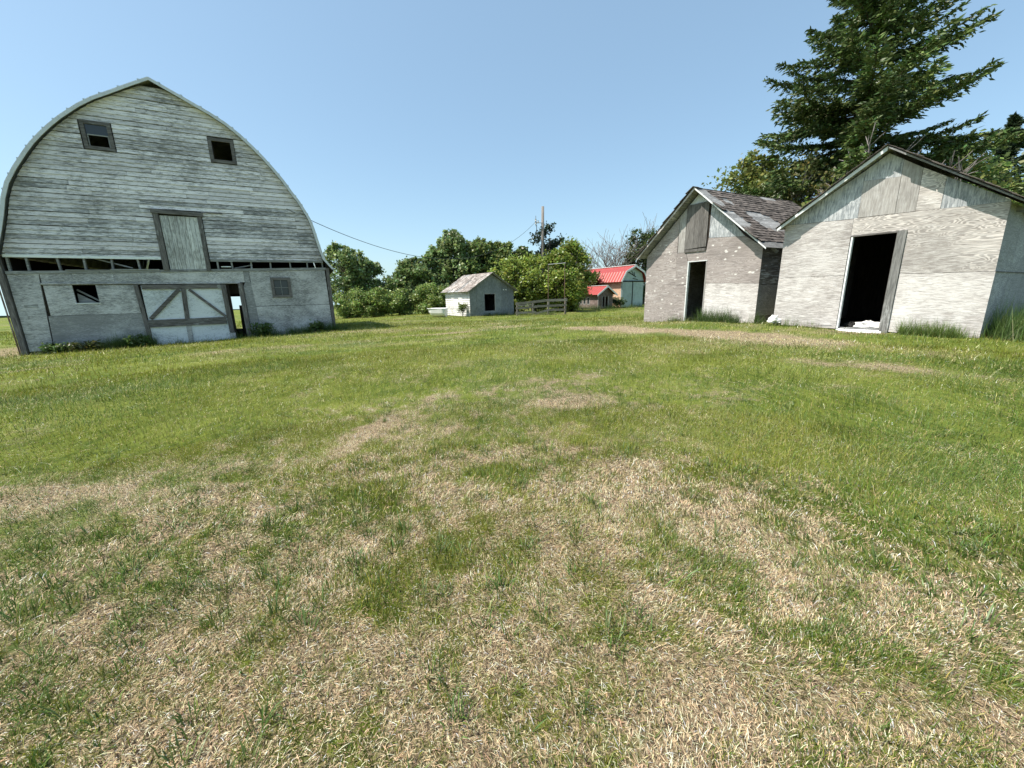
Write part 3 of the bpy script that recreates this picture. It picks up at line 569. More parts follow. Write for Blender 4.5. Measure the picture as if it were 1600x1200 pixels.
for k in range(nr):
    z0 = .0 + 2.03 * k / nr; z1 = 2.03 * (k + 1) / nr - .008; cut = random.choice((1.2, 1.9, 2.6))
    for (ya, yb) in ((-.0, cut - .004), (cut + .004, D3)):
        q = random.gauss(0, .006); MB().hexa([(-.022, ya, z0 + q), (.03, ya, z0 + q), (.03, yb, z0 - q), (-.022, yb, z0 - q), (.0, ya, z1 + q), (.03, ya, z1 + q), (.03, yb, z1 - q), (.0, yb, z1 - q)]).build('side_board', 'small_white', s3)
ue = [0, .6, 1.34, 2.34, 2.95, 3.6, W3]
for a, b in zip(ue, ue[1:]):
    tv_ = lambda u: min(2.05 + u * 1.2 / 2.0, 2.05 + (W3 - u) * 1.2 / 2.2)
    if a == 1.34:
        pan([(a + .004, 1.72), (b - .004, 1.72), (b - .004, tv_(b)), (2.0, 3.24), (a + .004, tv_(a))], 'small_gray', s3, -.02, 'front_board'); pan([(a + .004, -.05), (b - .004, -.05), (b - .004, .38), (a + .004, .38)], 'small_gray', s3, -.02, 'front_board')
    else: pan([(a + .004, -.05), (b - .004, -.05), (b - .004, tv_(b)), (a + .004, tv_(a))], 'small_gray', s3, -.018 - .008 * random.random(), 'front_board')
MB().box(2.30, 2.36, -.045, .0, .38, 1.74).build('opening_trim', 'ply_gray_v', s3); MB().box(1.34, 2.36, -.044, .0, 1.70, 1.745).build('opening_trim', 'ply_gray_v', s3); MB().box(1.65, 1.85, -.03, -.022, .05, .2).build('vent_hole', 'black_bit', s3)
for u_ in (3.12, 3.36): MB().box(u_, u_ + .11, -.05, -.027, 1.98, 2.07).build('white_tag', 'white_metal', s3)
gable_roof(s3, W3, (-.30, 1.90), (4.46, 1.90), (2.0, 3.36), D3, .28, rng, 'shake', lambda y, t: fbm(y * 1.3, t * 2.5, 8, 2) > .66, ex=.22, wdt=.16, long=.5, tv=(.55, 1.6), mside=0)
rake(s3, (-.3, 1.9), (2.0, 3.36), -.30, .07, .02, 'gray_beam'); rake(s3, (4.46, 1.9), (2.0, 3.36), -.30, .07, .02, 'gray_beam')

# ---- red roofed gambrel barn far away
RO = (12.35, 43.9, -.32); RA = R(30.5)
rb_ = thing('red_roofed_barn', 'far gambrel barn with red metal roof, white trim and pale green double doors', 'barn', RO, RA)
gp_ = [(-.45, 2.80), (.28, 3.92), (1.75, 4.58), (3.22, 3.92), (3.95, 2.80)]; D4 = 10.5
MB().plate([(.0, -.2), (3.5, -.2), (3.5, 2.9), (3.2, 3.75), (1.75, 4.4), (.3, 3.75), (.0, 2.9)], [], .0, .06).build('front_wall', 'sage_door', rb_)
MB().plate([(.0, -.2), (3.5, -.2), (3.5, 2.9), (3.2, 3.75), (1.75, 4.4), (.3, 3.75), (.0, 2.9)], [], D4 - .06, D4).build('rear_wall', 'sage_door', rb_)
MB().box(.0, .06, .07, 3.6, -.2, 2.9).build('side_wall', 'orange_wall', rb_); MB().box(.0, .06, 3.61, D4 - .07, -.2, 2.9).build('side_wall', 'red_shed_wall', rb_); MB().box(3.44, 3.5, .07, D4 - .07, -.2, 2.9).build('side_wall', 'orange_wall', rb_)
for (a, b) in ((.08, 1.62), (1.80, 3.42)):
    dr = MB().box(a, b, -.06, -.01, -.12, 2.80).build('door', 'sage_door', rb_); MB().box(b - .28 if a < 1 else a + .2, b - .24 if a < 1 else a + .24, -.085, -.062, 1.2, 1.5).build('handle', 'steel', dr)
MB().box(1.635, 1.785, -.03, -.005, -.12, 2.80).build('door_gap', 'black_bit', rb_); MB().box(.0, 3.5, -.10, -.005, 2.81, 2.93).build('door_track', 'black_bit', rb_)
MB().beam((1.0, -.03, 3.85), (2.2, -.03, 3.35), .09, .02, (0, 1, 0)).build('crack', 'black_bit', rb_); MB().beam((1.85, -.04, 3.9), (1.95, -.04, 3.45), .06, .02, (0, 1, 0)).build('crack', 'black_bit', rb_); MB().beam((1.7, -.035, 3.2), (2.5, -.035, 3.05), .06, .02, (0, 1, 0)).build('crack', 'black_bit', rb_)
MB().beam((1.45, -.045, 4.0), (1.75, -.045, 3.6), .05, .02, (0, 1, 0)).build('crack', 'black_bit', rb_)
for (p, q) in zip(gp_, gp_[1:]):
    ns = 26; d_ = Vector((q[0] - p[0], q[1] - p[1])).normalized(); nn = Vector((-d_.y, d_.x)); vv = []; ff = []
    for k in range(ns * 4 + 1):
        y = -.35 + (D4 + .6) * k / (ns * 4); rb2 = .03 if k % 4 == 0 else 0
        for pt in (p, q): vv.append((pt[0] + nn.x * rb2, y, pt[1] + nn.y * rb2))
    ff = [(2 * k, 2 * k + 1, 2 * k + 3, 2 * k + 2) for k in range(ns * 4)]
    o = MB().add(vv, ff).build('roof_panel', 'red_metal', rb_); md = o.modifiers.new('thick', 'SOLIDIFY'); md.thickness = .02; md.offset = 0
    dn = Vector((-nn.x, -nn.y)) * .16
    MB().plate([(p[0], p[1] + .04), (q[0], q[1] + .04), (q[0] + dn.x, q[1] + dn.y), (p[0] + dn.x, p[1] + dn.y)], [], -.39, -.355).build('fascia_board', 'white_metal', rb_)
MB().beam((1.75, -.38, 4.64), (1.75, D4 + .28, 4.64), .26, .05).build('ridge_cap', 'white_metal', rb_)

# ---- small red roofed coop
CO = (9.05, 40.5, -.15); CA = R(29)
cp = thing('chicken_coop', 'low brown coop with red metal roof and white trim in front of the gambrel barn', 'shed', CO, CA)
MB().plate([(0, -.1), (2.0, -.1), (2.0, 1.40), (1.0, 2.08), (0, 1.40)], [rect(.55, .85, .1, 1.1), rect(1.0, 1.3, .1, 1.1)], 0, .05).build('front_wall', 'red_shed_wall', cp)
MB().plate([(0, -.1), (2.0, -.1), (2.0, 1.40), (1.0, 2.08), (0, 1.40)], [], 4.45, 4.5).build('rear_wall', 'red_shed_wall', cp)
wn = [rect(1.3 + k * .62, 1.72 + k * .62, .35, 1.05) for k in range(4)]
MB().plate([(.055, -.1), (4.44, -.1), (4.44, 1.40), (.055, 1.40)], wn, .0, .05, axis='x').build('side_wall', 'red_shed_wall', cp); MB().box(1.95, 2.0, .055, 4.44, -.1, 1.4).build('side_wall', 'red_shed_wall', cp)
for k in range(4):
    y = 1.3 + k * .62; wf_ = MB().plate(rect(y - .03, y + .45, .32, 1.08), [rect(y + .03, y + .39, .38, 1.02)], -.03, -.002, axis='x').build('window', 'ply_gray_v', cp); MB().box(.01, .02, y + .03, y + .39, .38, 1.02).build('pane', 'glass', wf_)
for u_ in (.50, .90, 1.33): MB().box(u_, u_ + .07, -.03, -.002, .0, 1.15).build('door_post', 'ply_gray_v', cp)
MB().box(-.02, .03, -.03, .04, -.1, 1.38).build('corner_board', 'ply_gray_v', cp)
cpf = [(-.35, 1.30), (1.0, 2.20), (2.35, 1.30)]
for (p, q) in zip(cpf, cpf[1:]):
    d_ = Vector((q[0] - p[0], q[1] - p[1])).normalized(); nn = Vector((-d_.y, d_.x)); vv = []
    for k in range(49):
        y = -.3 + 5.1 * k / 48; r2 = .02 if k % 4 == 0 else 0
        for pt in (p, q): vv.append((pt[0] + nn.x * r2, y, pt[1] + nn.y * r2))
    o = MB().add(vv, [(2 * k, 2 * k + 1, 2 * k + 3, 2 * k + 2) for k in range(48)]).build('roof_panel', 'red_metal', cp); md = o.modifiers.new('thick', 'SOLIDIFY'); md.thickness = .02; md.offset = 0
    MB().plate([(p[0], p[1] + .03), (q[0], q[1] + .03), (q[0], q[1] - .16), (p[0], p[1] - .14)], [], -.335, -.303).build('fascia_board', 'white_metal', cp)
MB().beam((1.0, -.34, 2.24), (1.0, 4.85, 2.24), .2, .04).build('ridge_cap', 'white_metal', cp)

# ------------------------------------------------------------------ fence, frame, tub, pole, wire
fx0, fy0, fx1, fy1 = .5, 31.0, 4.55, 32.0
fa = math.atan2(fy1 - fy0, fx1 - fx0); fl = math.hypot(fx1 - fx0, fy1 - fy0)
fz = gz(2, 31.5)
fn = thing('plank_fence', 'short weathered plank fence leaning between the small granary and the bushes', 'fence', (fx0, fy0, fz), fa)
for u_, h in ((.05, 1.05), (1.35, 1.1), (2.65, 1.25), (4.12, 1.32)): MB().beam((u_, .06, -.1), (u_ + .03, .06, h), .12, .12, (0, 1, 0)).build('post', 'fence', fn)
for (a, za, b, zb, wd) in ((-.1, .93, 2.7, 1.17, .18), (2.6, 1.15, 4.25, 1.16, .19), (-.1, .60, 1.7, .66, .16), (1.5, .70, 4.2, .75, .17), (-.1, .25, 1.6, .24, .15), (2.5, .40, 4.15, .38, .17), (1.5, .12, 2.75, .42, .14), (.1, .80, 1.4, .84, .10)):
    MB().beam((a, -.03, za), (b, -.035, zb), wd, .035, (0, 1, 0)).build('rail', 'fence', fn)
pf = thing('pipe_frame', 'thin metal pipe frame rising above the plank fence', 'frame', (3.11, 32.2, gz(3.1, 32.2)), 0)
MB().tube([(0, 0, -.1), (0, 0, 3.95)], .026, 8).build('post', 'rust', pf); MB().tube([(1.36, .1, -.1), (1.34, .1, 4.02)], .03, 8).build('post', 'rust', pf); MB().tube([(-.02, 0, 3.96), (1.4, .1, 4.06)], .024, 8).build('crossbar', 'ceramic', pf)
# white tub
tb = thing('white_tub', 'long white metal tub lying in the grass left of the small granary', 'tub', (-5.75, 31.1, gz(-5.75, 31.1)), R(-14))
vv = []; ff = []; nu, nv = 14, 9
for i in range(nu + 1):
    t = i / nu; x = -.72 + 1.4 * t; w0 = .42 * min(1, .72 + t * 1.4) * (1 if t < .9 else 1 - (t - .9) * 2); hb = .02 + .16 * max(0, .25 - t) * 4
    for j in range(nv + 1):
        a = math.pi * j / nv; vv.append((x - .10 * math.sin(a) * (-1 if t < .1 else 0) * 1.5, -w0 * math.cos(a), .70 - (.68 - hb) * math.sin(a) ** .6))
for i in range(nu):
    for j in range(nv): k = i * (nv + 1) + j; ff.append((k, k + nv + 1, k + nv + 2, k + 1))
ff.append(tuple(i * (nv + 1) for i in range(nu, -1, -1)) + tuple(i * (nv + 1) + nv for i in range(nu + 1))); ff.append(tuple(range(nv + 1))); ff.append(tuple(nu * (nv + 1) + j for j in range(nv, -1, -1)))
o = MB().add(vv, ff).build('shell', 'white_metal', tb, smooth=False); md = o.modifiers.new('thick', 'SOLIDIFY'); md.thickness = .03
MB().tube([(-.76, -.34, .71), (-.5, -.42, .71), (.62, -.40, .71)], .03, 6).build('rim', 'white_metal', tb); MB().tube([(-.76, .34, .71), (-.5, .42, .71), (.62, .40, .71)], .03, 6).build('rim', 'white_metal', tb)
# utility pole
UP = (3.13, 38.0, gz(3.13, 38) - .1)
upo = thing('utility_pole', 'tall bare wooden utility pole rising out of the bushes', 'pole', UP, 0)
MB().tube([(0, 0, 0), (0, 0, 3), (0.01, 0, 6.5), (0.03, 0, 9.55)], [.17, .155, .14, .12], 12).build('shaft', 'pole', upo, smooth=True)
MB().beam((-.72, -.1, 8.15), (.12, -.1, 8.12), .05, .05, (0, 1, 0)).build('bracket', 'steel', upo); MB().beam((-.62, -.1, 7.85), (-.62, -.1, 8.75), .05, .05, (0, 1, 0)).build('bracket', 'steel', upo)
for zz, xx in ((8.2, -.42), (8.1, -.62), (8.35, -.64)): MB().tube([(xx, -.2, zz - .12), (xx, -.2, zz - .04), (xx, -.2, zz + .02), (xx, -.2, zz + .1)], [.05, .09, .05, .09], 8).build('insulator', 'ceramic', upo)
MB().tube([(-.55, -.15, 7.95), (-.55, -.15, 7.4), (-.45, -.15, 7.0), (-.25, -.15, 6.75), (-.1, -.12, 6.6), (-.12, -.1, 5.0)], .03, 6).build('drop_wire', 'wire', upo)
# overhead wire from barn to pole
p0 = Vector((-8.62, 16.15, 4.75)); p1 = Vector((2.55, 37.9, 7.9)); pts = []
for k in range(41):
    t = k / 40; p = p0.lerp(p1, t); p.z -= 4 * 2.55 * t * (1 - t); pts.append(p)
wr_ = MB().tube(pts, .013, 5).build('overhead_wire', 'wire', label='thin black wire sagging from the barn roof edge towards the utility pole', category='wire')
q0 = pts[1]
MB().tube([q0, q0 + Vector((.12, .05, -.22)), q0 + Vector((.2, .1, -.25))], .012, 5).build('hanger', 'wire', wr_); MB().tube([q0 + Vector((.12, .05, -.2)), q0 + Vector((.12, .05, -.5)), q0 + Vector((.15, .05, -.58)), q0 + Vector((.12, .05, -.8))], [.012, .03, .055, .012], 6).build('broken_insulator', 'ceramic', wr_)

# ------------------------------------------------------------------ small litter
def crumple(name, loc, size, mat, label, cat, seed, rz=0, amp=.35, parent=None):
    n1, n2 = 22, 12; r = random.Random(seed); vv = []; ff = []
    ph = [r.uniform(0, 6) for _ in range(6)]
    for i in range(n2 + 1):
        th = math.pi * i / n2
        for j in range(n1):
            a = 2 * math.pi * j / n1; k = 1 + amp * (math.sin(3 * a + ph[0] + 2 * th) * .4 + math.sin(5 * a - 4 * th + ph[1]) * .35 + math.sin(9 * th + ph[2] + a) * .25 + r.uniform(-.25, .25))
            z = math.cos(th); vv.append((math.sin(th) * math.cos(a) * k * size[0], math.sin(th) * math.sin(a) * k * size[1], max(-.15, z) * k * size[2]))
    for i in range(n2):
        for j in range(n1): ff.append((i * n1 + j, i * n1 + (j + 1) % n1, (i + 1) * n1 + (j + 1) % n1, (i + 1) * n1 + j))
    o = MB().add(vv, ff).build(name, mat, parent); o.location = loc; o.rotation_euler = (0, 0, rz); o['label'] = label; o['category'] = cat; return o
cs, sn = math.cos(SA), math.sin(SA)
def inshed(u, y, z): return (SO[0] + u * cs - y * sn, SO[1] + u * sn + y * cs, SO[2] + z)
crumple('crumpled_sheet', inshed(1.90, .42, .07), (.30, .22, .12), 'cloth', 'crumpled white plastic sheet on the floor inside the wide doorway', 'plastic sheet', 4, SA)
crumple('dark_sack', inshed(1.58, .40, .06), (.13, .16, .10), 'black_bit', 'dark rumpled sack beside the white sheet in the wide doorway', 'sack', 9, SA)
crumple('white_rag', (7.12, 10.50, gz(7.12, 10.5) + .10), (.17, .12, .13), 'cloth', 'small white rag lying in grass between the two plywood granaries', 'rag', 14, .4, .5)
ws = MB().beam((7.05, 10.9, .72), (7.5, 10.55, .32), .02, .02); 
for k, (u_, ln, an, lb) in enumerate(((1.05, .5, 8, 'grey broken plank lying left of the wide doorway'), (.95, .38, -14, 'short brown stick lying left of the wide doorway'))):
    p = inshed(u_, -.16 - .1 * k, -.07); o = MB().beam((-ln / 2, 0, 0), (ln / 2, 0, .02), .05, .025).build('broken_plank' if k == 0 else 'stick', 'gray_beam' if k == 0 else 'fence', label=lb, category='plank' if k == 0 else 'stick'); o.location = (p[0], p[1], gz(p[0], p[1]) + .05); o.rotation_euler = (0, 0, SA + R(an))

# ------------------------------------------------------------------ trees
def tubes_np(segs, sides=5):
    """segs: list of (p0, p1, r0, r1)"""
    P0 = np.array([s[0] for s in segs], float); P1 = np.array([s[1] for s in segs], float); r0_ = np.array([s[2] for s in segs]); r1_ = np.array([s[3] for s in segs])
    d = P1 - P0; d /= np.linalg.norm(d, axis=1, keepdims=True) + 1e-9; a = np.cross(d, [0.13, .21, .97]); a /= np.linalg.norm(a, axis=1, keepdims=True) + 1e-9; b = np.cross(a, d)
    n = len(segs); th = np.arange(sides) * 2 * np.pi / sides; ring = a[:, None, :] * np.cos(th)[None, :, None] + b[:, None, :] * np.sin(th)[None, :, None]
    V = np.concatenate([P0[:, None, :] + ring * r0_[:, None, None], P1[:, None, :] + ring * r1_[:, None, None]], 1).reshape(-1, 3)
    base = np.arange(n)[:, None] * 2 * sides; j = np.arange(sides)[None, :]; j2 = (j + 1) % sides
    F = np.stack([base + j, base + j2, base + sides + j2, base + sides + j], -1).reshape(-1, 4); return V, F
def leaves_np(C_, sz, rs, flat=0.3, colr=None, aspect=.6):
    n = len(C_); d = rs.normal(size=(n, 3)); d[:, 2] *= .7; d /= np.linalg.norm(d, axis=1, keepdims=True); nn = rs.normal(size=(n, 3)); nn[:, 2] += flat * 3; a = np.cross(d, nn); a /= np.linalg.norm(a, axis=1, keepdims=True) + 1e-9
    s_ = sz * rs.uniform(.6, 1.3, n)[:, None]; l = d * s_; w_ = a * s_ * aspect
    V = np.stack([C_ - l, C_ - l * .1 + w_, C_ + l, C_ - l * .1 - w_], 1).reshape(-1, 3); F = np.arange(4 * n).reshape(n, 4); return V, F
def cols(n, rs, base, var=.25, hue=.15, per=4, grp=None):
    b = np.atleast_2d(np.array(base)) * np.exp(rs.normal(0, var, (n, 1))) * (1 + rs.normal(0, hue, (n, 3)) * np.array([1, .3, .6]))
    if grp is not None: b = b * grp[:, None]
    return np.repeat(np.clip(b, .004, .9), per, 0)
TREE = {}
def crown_tree(name, label, cat, x, y, h, rx, z_lo, nclump, nleaf, leaf, base, seed, rc=.65, trunk='bark', group=None, gaps=0.0, ry=None, top_taper=.8, lean=0, multi=1, var=.28, ztop=None):
    rs = np.random.RandomState(seed); z0 = gz(x, y); t = thing(name, label, cat, (x, y, z0), 0, group); ry = ry or rx * .85
    cz, hz = (z_lo + h) / 2, (h - z_lo) / 2; cl = []
    while len(cl) < nclump:
        p = rs.uniform(-1, 1, 3); l = np.linalg.norm(p)
        if l > 1 or rs.rand() > .25 + l * .75: continue
        wd = 1 - (1 - top_taper) * max(0, p[2]); wob = 1 + .28 * math.sin(3 * math.atan2(p[1], p[0]) + seed + 2 * p[2])
        cl.append((p[0] * rx * wd * wob + lean * (p[2] + 1) * hz, p[1] * ry * wd * wob, cz + p[2] * hz))
    cl = np.array(cl); segs = []
    if name == 'poplar_tree':
        for q in range(max(5, nclump // 9)):
            a = rs.uniform(0, 6.28); rr_ = rx * rs.rand() ** .7 * .8; zt = h * (1 - .22 * (rr_ / rx) ** 1.5) + rs.uniform(-.5, .35)
            for kk in range(3): cl = np.vstack([cl, [rr_ * math.cos(a), rr_ * .8 * math.sin(a), zt - kk * .42]])
        nclump = len(cl)
    stems = []
    for m in range(multi):
        a = 6.28 * m / multi + seed; sp = rx * .22 * (multi > 1); stems.append((np.array([math.cos(a) * sp * .3, math.sin(a) * sp * .3, -.1]), np.array([math.cos(a) * sp * 1.6 + lean * hz, math.sin(a) * sp * 1.6, h * .82])))
    r_b = max(.05, h * .022) / (multi ** .4)
    for (a, b) in stems:
        pv = a
        for k in range(6):
            tt = (k + 1) / 6; nx = a + (b - a) * tt + rs.normal(0, .04 * h * .25, 3) * (1, 1, 0); segs.append((pv, nx, r_b * (1 - tt * .8 + .133), r_b * (1 - tt * .8))); pv = nx
    tv, tf = tubes_np(segs, 8); np_mesh('trunk', tv, tf, None, trunk, t, True)
    br = []
    for c in cl:
        a, b = stems[rs.randint(len(stems))]; tt = np.clip((c[2] - .25 * np.hypot(c[0], c[1]) * 2) / (h * .82), .12, .95) * rs.uniform(.7, 1); o_ = a + (b - a) * tt; mid_ = (o_ + c) / 2 + np.array([0, 0, -.06 * h * rs.rand()]); rr = r_b * .28 * (1.2 - tt)
        br.append((o_, mid_, rr, rr * .65)); br.append((mid_, c, rr * .65, rr * .2))
        for q in range(2): e_ = c + rs.normal(0, rc * .6, 3); br.append((mid_ * .4 + c * .6, e_, rr * .4, rr * .12))
    bv, bf = tubes_np(br, 4); np_mesh('branches', bv, bf, None, trunk, t, True)
    per = nleaf // nclump; cc = np.repeat(cl, per, 0); dens = rs.uniform(.5, 1.3, nclump) * (np.clip((h * 1.02 - cl[:, 2]) / (.22 * h), .55, 1) if name == 'poplar_tree' else 1); d = rs.normal(size=(len(cc), 3)) * rc * .55 * np.repeat(dens, per)[:, None]; d[:, 2] *= .8
    cc = cc + d; lv, lf = leaves_np(cc, leaf, rs); hue = np.repeat(np.exp(rs.normal(0, .14, nclump)), per)
    np_mesh('crown', lv, lf, cols(len(cc), rs, base, var, .14, 4, hue), 'leaf', t); TREE[label] = t; return t
POP = (.20, .27, .10); POPL = (.18, .24, .07); YEL = (.23, .29, .055); MAP = (.18, .23, .06); BSH = (.21, .28, .075)
G1 = 'broadleaf trees of the far tree line'
ct = crown_tree
ct('poplar_tree', 'loose dark poplar showing sky gaps just right of the big barn', 'tree', -20.0, 48, 8.3, 3.07, .8, 102, 10800, .17, POP, 1, .60, group=G1, top_taper=.5)
ct('poplar_tree', 'poplar of the far tree line with rounded double top, second from the barn', 'tree', -17.8, 50, 6.6, 2.71, .6, 88, 10125, .17, POP, 2, .6, group=G1)
ct('poplar_tree', 'low spindly poplar in the dip of the far tree line', 'tree', -14.6, 51, 4.6, 1.77, .4, 44, 4050, .17, POP, 3, .55, group=G1)
ct('poplar_tree', 'dark poplar left of the tallest peak, rising right after the dip', 'tree', -11.9, 51, 6.7, 2.48, .4, 102, 11475, .19, POP, 4, .60, group=G1)
ct('poplar_tree', 'dense poplar where the overhead wire reaches the far tree line', 'tree', -9.7, 52, 7.7, 2.60, .5, 112, 12825, .19, POP, 5, .60, group=G1)
ct('poplar_tree', 'tallest pointed poplar of the far tree line left of the small granary', 'tree', -6.9, 52, 9.9, 2.83, .5, 136, 14850, .19, POP, 6, .60, group=G1, top_taper=.35)
ct('poplar_tree', 'green poplar directly behind the small granary', 'tree', -4.0, 53, 9.0, 2.83, .5, 129, 14175, .19, POPL, 7, .60, group=G1)
ct('poplar_tree', 'broad poplar behind the right half of the small granary roof', 'tree', -1.0, 54, 8.6, 2.95, .5, 129, 13500, .19, POPL, 8, .60, group=G1)
ct('poplar_tree', 'olive poplar behind the plank fence and left of the utility pole', 'tree', 1.8, 55, 7.8, 2.83, .5, 112, 11475, .19, (.07, .105, .03), 9, .60, group=G1)
G2 = 'dark backdrop trees'
for k, (x, y, h, lb) in enumerate(((-15.5, 56, 3.6, 'low dark thicket behind the gap in the poplars'), (-9, 57, 5.5, 'dark thicket behind the wire end of the tree line'), (-2.5, 58, 6.8, 'dark thicket behind the poplars over the small granary'), (6.5, 50, 6.2, 'dark green thicket behind the yellow-green maples'), (10.5, 56, 4.5, 'dark thicket at the foot of the bare trees'), (17.5, 58, 5.5, 'dark thicket behind the red-roofed gambrel barn'))):
    ct('thicket', lb, 'thicket', x, y, h, 3.6, -.1, 60, 6500, .2, (.12, .17, .055), 20 + k, .8, multi=4)
# hedge of bushes in front of the tree line
G3 = 'bushes in front of the far poplars'
for k, (x, y, h, r_, lb) in enumerate(((-15.6, 39.5, 2.6, 1.9, 'leftmost low bush, beside the right corner of the big barn'), (-13.0, 39.5, 2.75, 1.8, 'rounded low bush second from the big barn in the hedge'), (-10.6, 40, 2.5, 1.8, 'middle low bush of the hedge under the wire end'), (-8.2, 39.5, 2.75, 1.9, 'low bush just left of the white tub'), (-6.2, 40, 2.3, 1.5, 'low bush right behind the white tub'))):
    ct('hedge_bush', lb, 'bush', x, y, h, r_, -.2, 46, 9500, .105, BSH, 40 + k, .5, group=G3, multi=5)
G4 = 'yellow-green maples behind the plank fence'
for k, (x, y, h, r_, lb, n_) in enumerate(((.4, 36.5, 5.0, 2.0, 'yellow-green maple directly right of the small granary roof', 9500), (2.2, 37.2, 5.2, 1.9, 'yellow-green maple beneath the utility pole', 9500), (4.5, 35.8, 5.3, 2.0, 'tall yellow-green maple right of the pipe frame', 12000), (5.7, 36.9, 6.2, 1.7, 'tallest yellow-green maple, with reddish twigs over the fence end', 12000), (6.6, 44.6, 4.6, 1.6, 'olive maple hanging over the left side of the chicken coop', 6500), (8.9, 46.5, 4.9, 1.6, 'brownish maple overhanging the red gambrel roof', 4200))):
    ct('maple_tree', lb, 'tree', x, y, h, r_, .1, 64, int(n_ * .9), .125, YEL if k < 4 else (.12, .12, .035), 60 + k, .5, group=G4, multi=4, var=.3)
# right hand side broadleaf trees
ct('maple_tree', 'light green maple above the shingled granary roof', 'tree', 12.7, 21.8, 8.0, 2.5, 1.0, 90, 15000, .11, (.17, .20, .05), 80, .62, multi=3, var=.3)
ct('maple_tree', 'half-bare maple between the two plywood granaries and the spruce', 'tree', 13.6, 19.0, 7.0, 1.8, 2.0, 60, 3500, .09, (.15, .16, .05), 81, .5, 'bark_dead', multi=4)
ct('maple_tree', 'low green maple behind the peak of the nearest granary', 'tree', 13.2, 16.4, 5.3, 1.7, 1.5, 50, 6500, .09, MAP, 84, .45, multi=4)
ct('maple_tree', 'green maple behind the right roof slope of the nearest granary', 'tree', 20.6, 19.8, 7.8, 2.6, 1.5, 90, 15000, .11, MAP, 82, .6, multi=3)
ct('maple_tree', 'dark maple at the right edge of the picture under the small spruce', 'tree', 23.6, 19.2, 6.6, 2.3, 1.0, 70, 10000, .11, (.07, .105, .03), 83, .6, multi=3)
ct('maple_tree', 'leafy tree behind the bare trees and the gambrel barn', 'tree', 18.2, 55, 10.6, 2.4, 2.5, 64, 5200, .17, (.07, .10, .03), 85, .7, 'bark_pale', multi=3)
# bare trees
def bare_tree(label, x, y, h, seed, spread=.34, group='bare grey trees behind the red roofs', mat='bark_dead', levels=4, r_=None):
    rs = np.random.RandomState(seed); t = thing('bare_tree', label, 'tree', (x, y, gz(x, y)), 0, group); tr = []; br = []
    def g(p, d, L_, rr, lev):
        n = 3; 
        for k in range(n):
            d = d + rs.normal(0, .10, 3); d[2] += .05; d /= np.linalg.norm(d); q = p + d * L_ / n; r2 = rr * (1 - .35 / n); (tr if lev == 0 else br).append((p, q, rr, r2)); p = q; rr = r2
            if lev < levels - 1 and k > 0 - (lev > 0):
                for _ in range(1 + (rs.rand() < .6)):
                    a = rs.uniform(0, 6.28); sd = np.array([math.cos(a), math.sin(a), .15]); nd = d * (1 - spread) + sd * (spread + .25); nd /= np.linalg.norm(nd); g(p, nd, L_ * rs.uniform(.5, .78), rr * .58, lev + 1)
        if lev < levels - 1: g(p, d + rs.normal(0, .15, 3), L_ * .75, rr * .8, lev + 1)
    for m in range(2): g(np.array([m * .3, 0, -.1]), np.array([rs.normal(0, .15), rs.normal(0, .15), 1.0]), h * .38, r_ or h * .014, 0)
    a, b = tubes_np(tr, 7); np_mesh('trunk', a, b, None, mat, t, True); 
    for q in br: pass
    b2 = [(p, q, max(r1, .022), max(r2, .016)) for p, q, r1, r2 in br]; a, b = tubes_np(b2, 3); np_mesh('branches', a, b, None, mat, t, True); return t
for k, (x, y, h, lb) in enumerate(((8.6, 58, 9.5, 'leftmost bare grey tree, right of the dark pine'), (11.3, 57, 10.5, 'tall bare grey tree with spreading crown above the chicken coop'), (13.6, 57, 11.2, 'tallest bare grey tree above the red gambrel ridge'), (15.6, 56, 10.8, 'thin bare tree left of the leafy tree behind the gambrel barn'), (19.5, 58, 12.5, 'bare tree at the eave of the shingled granary'))):
    bare_tree(lb, x, y, h, 100 + k)
bare_tree('bare tangled tree behind the shingled granary roof', 15.0, 17.2, 6.6, 121, .45, None, 'bark_dead', 5, .06)
bare_tree('dry leafless shrub between the spruce and the nearest granary', 14.4, 15.3, 5.2, 123, .5, None, 'bark_dead', 5, .045)
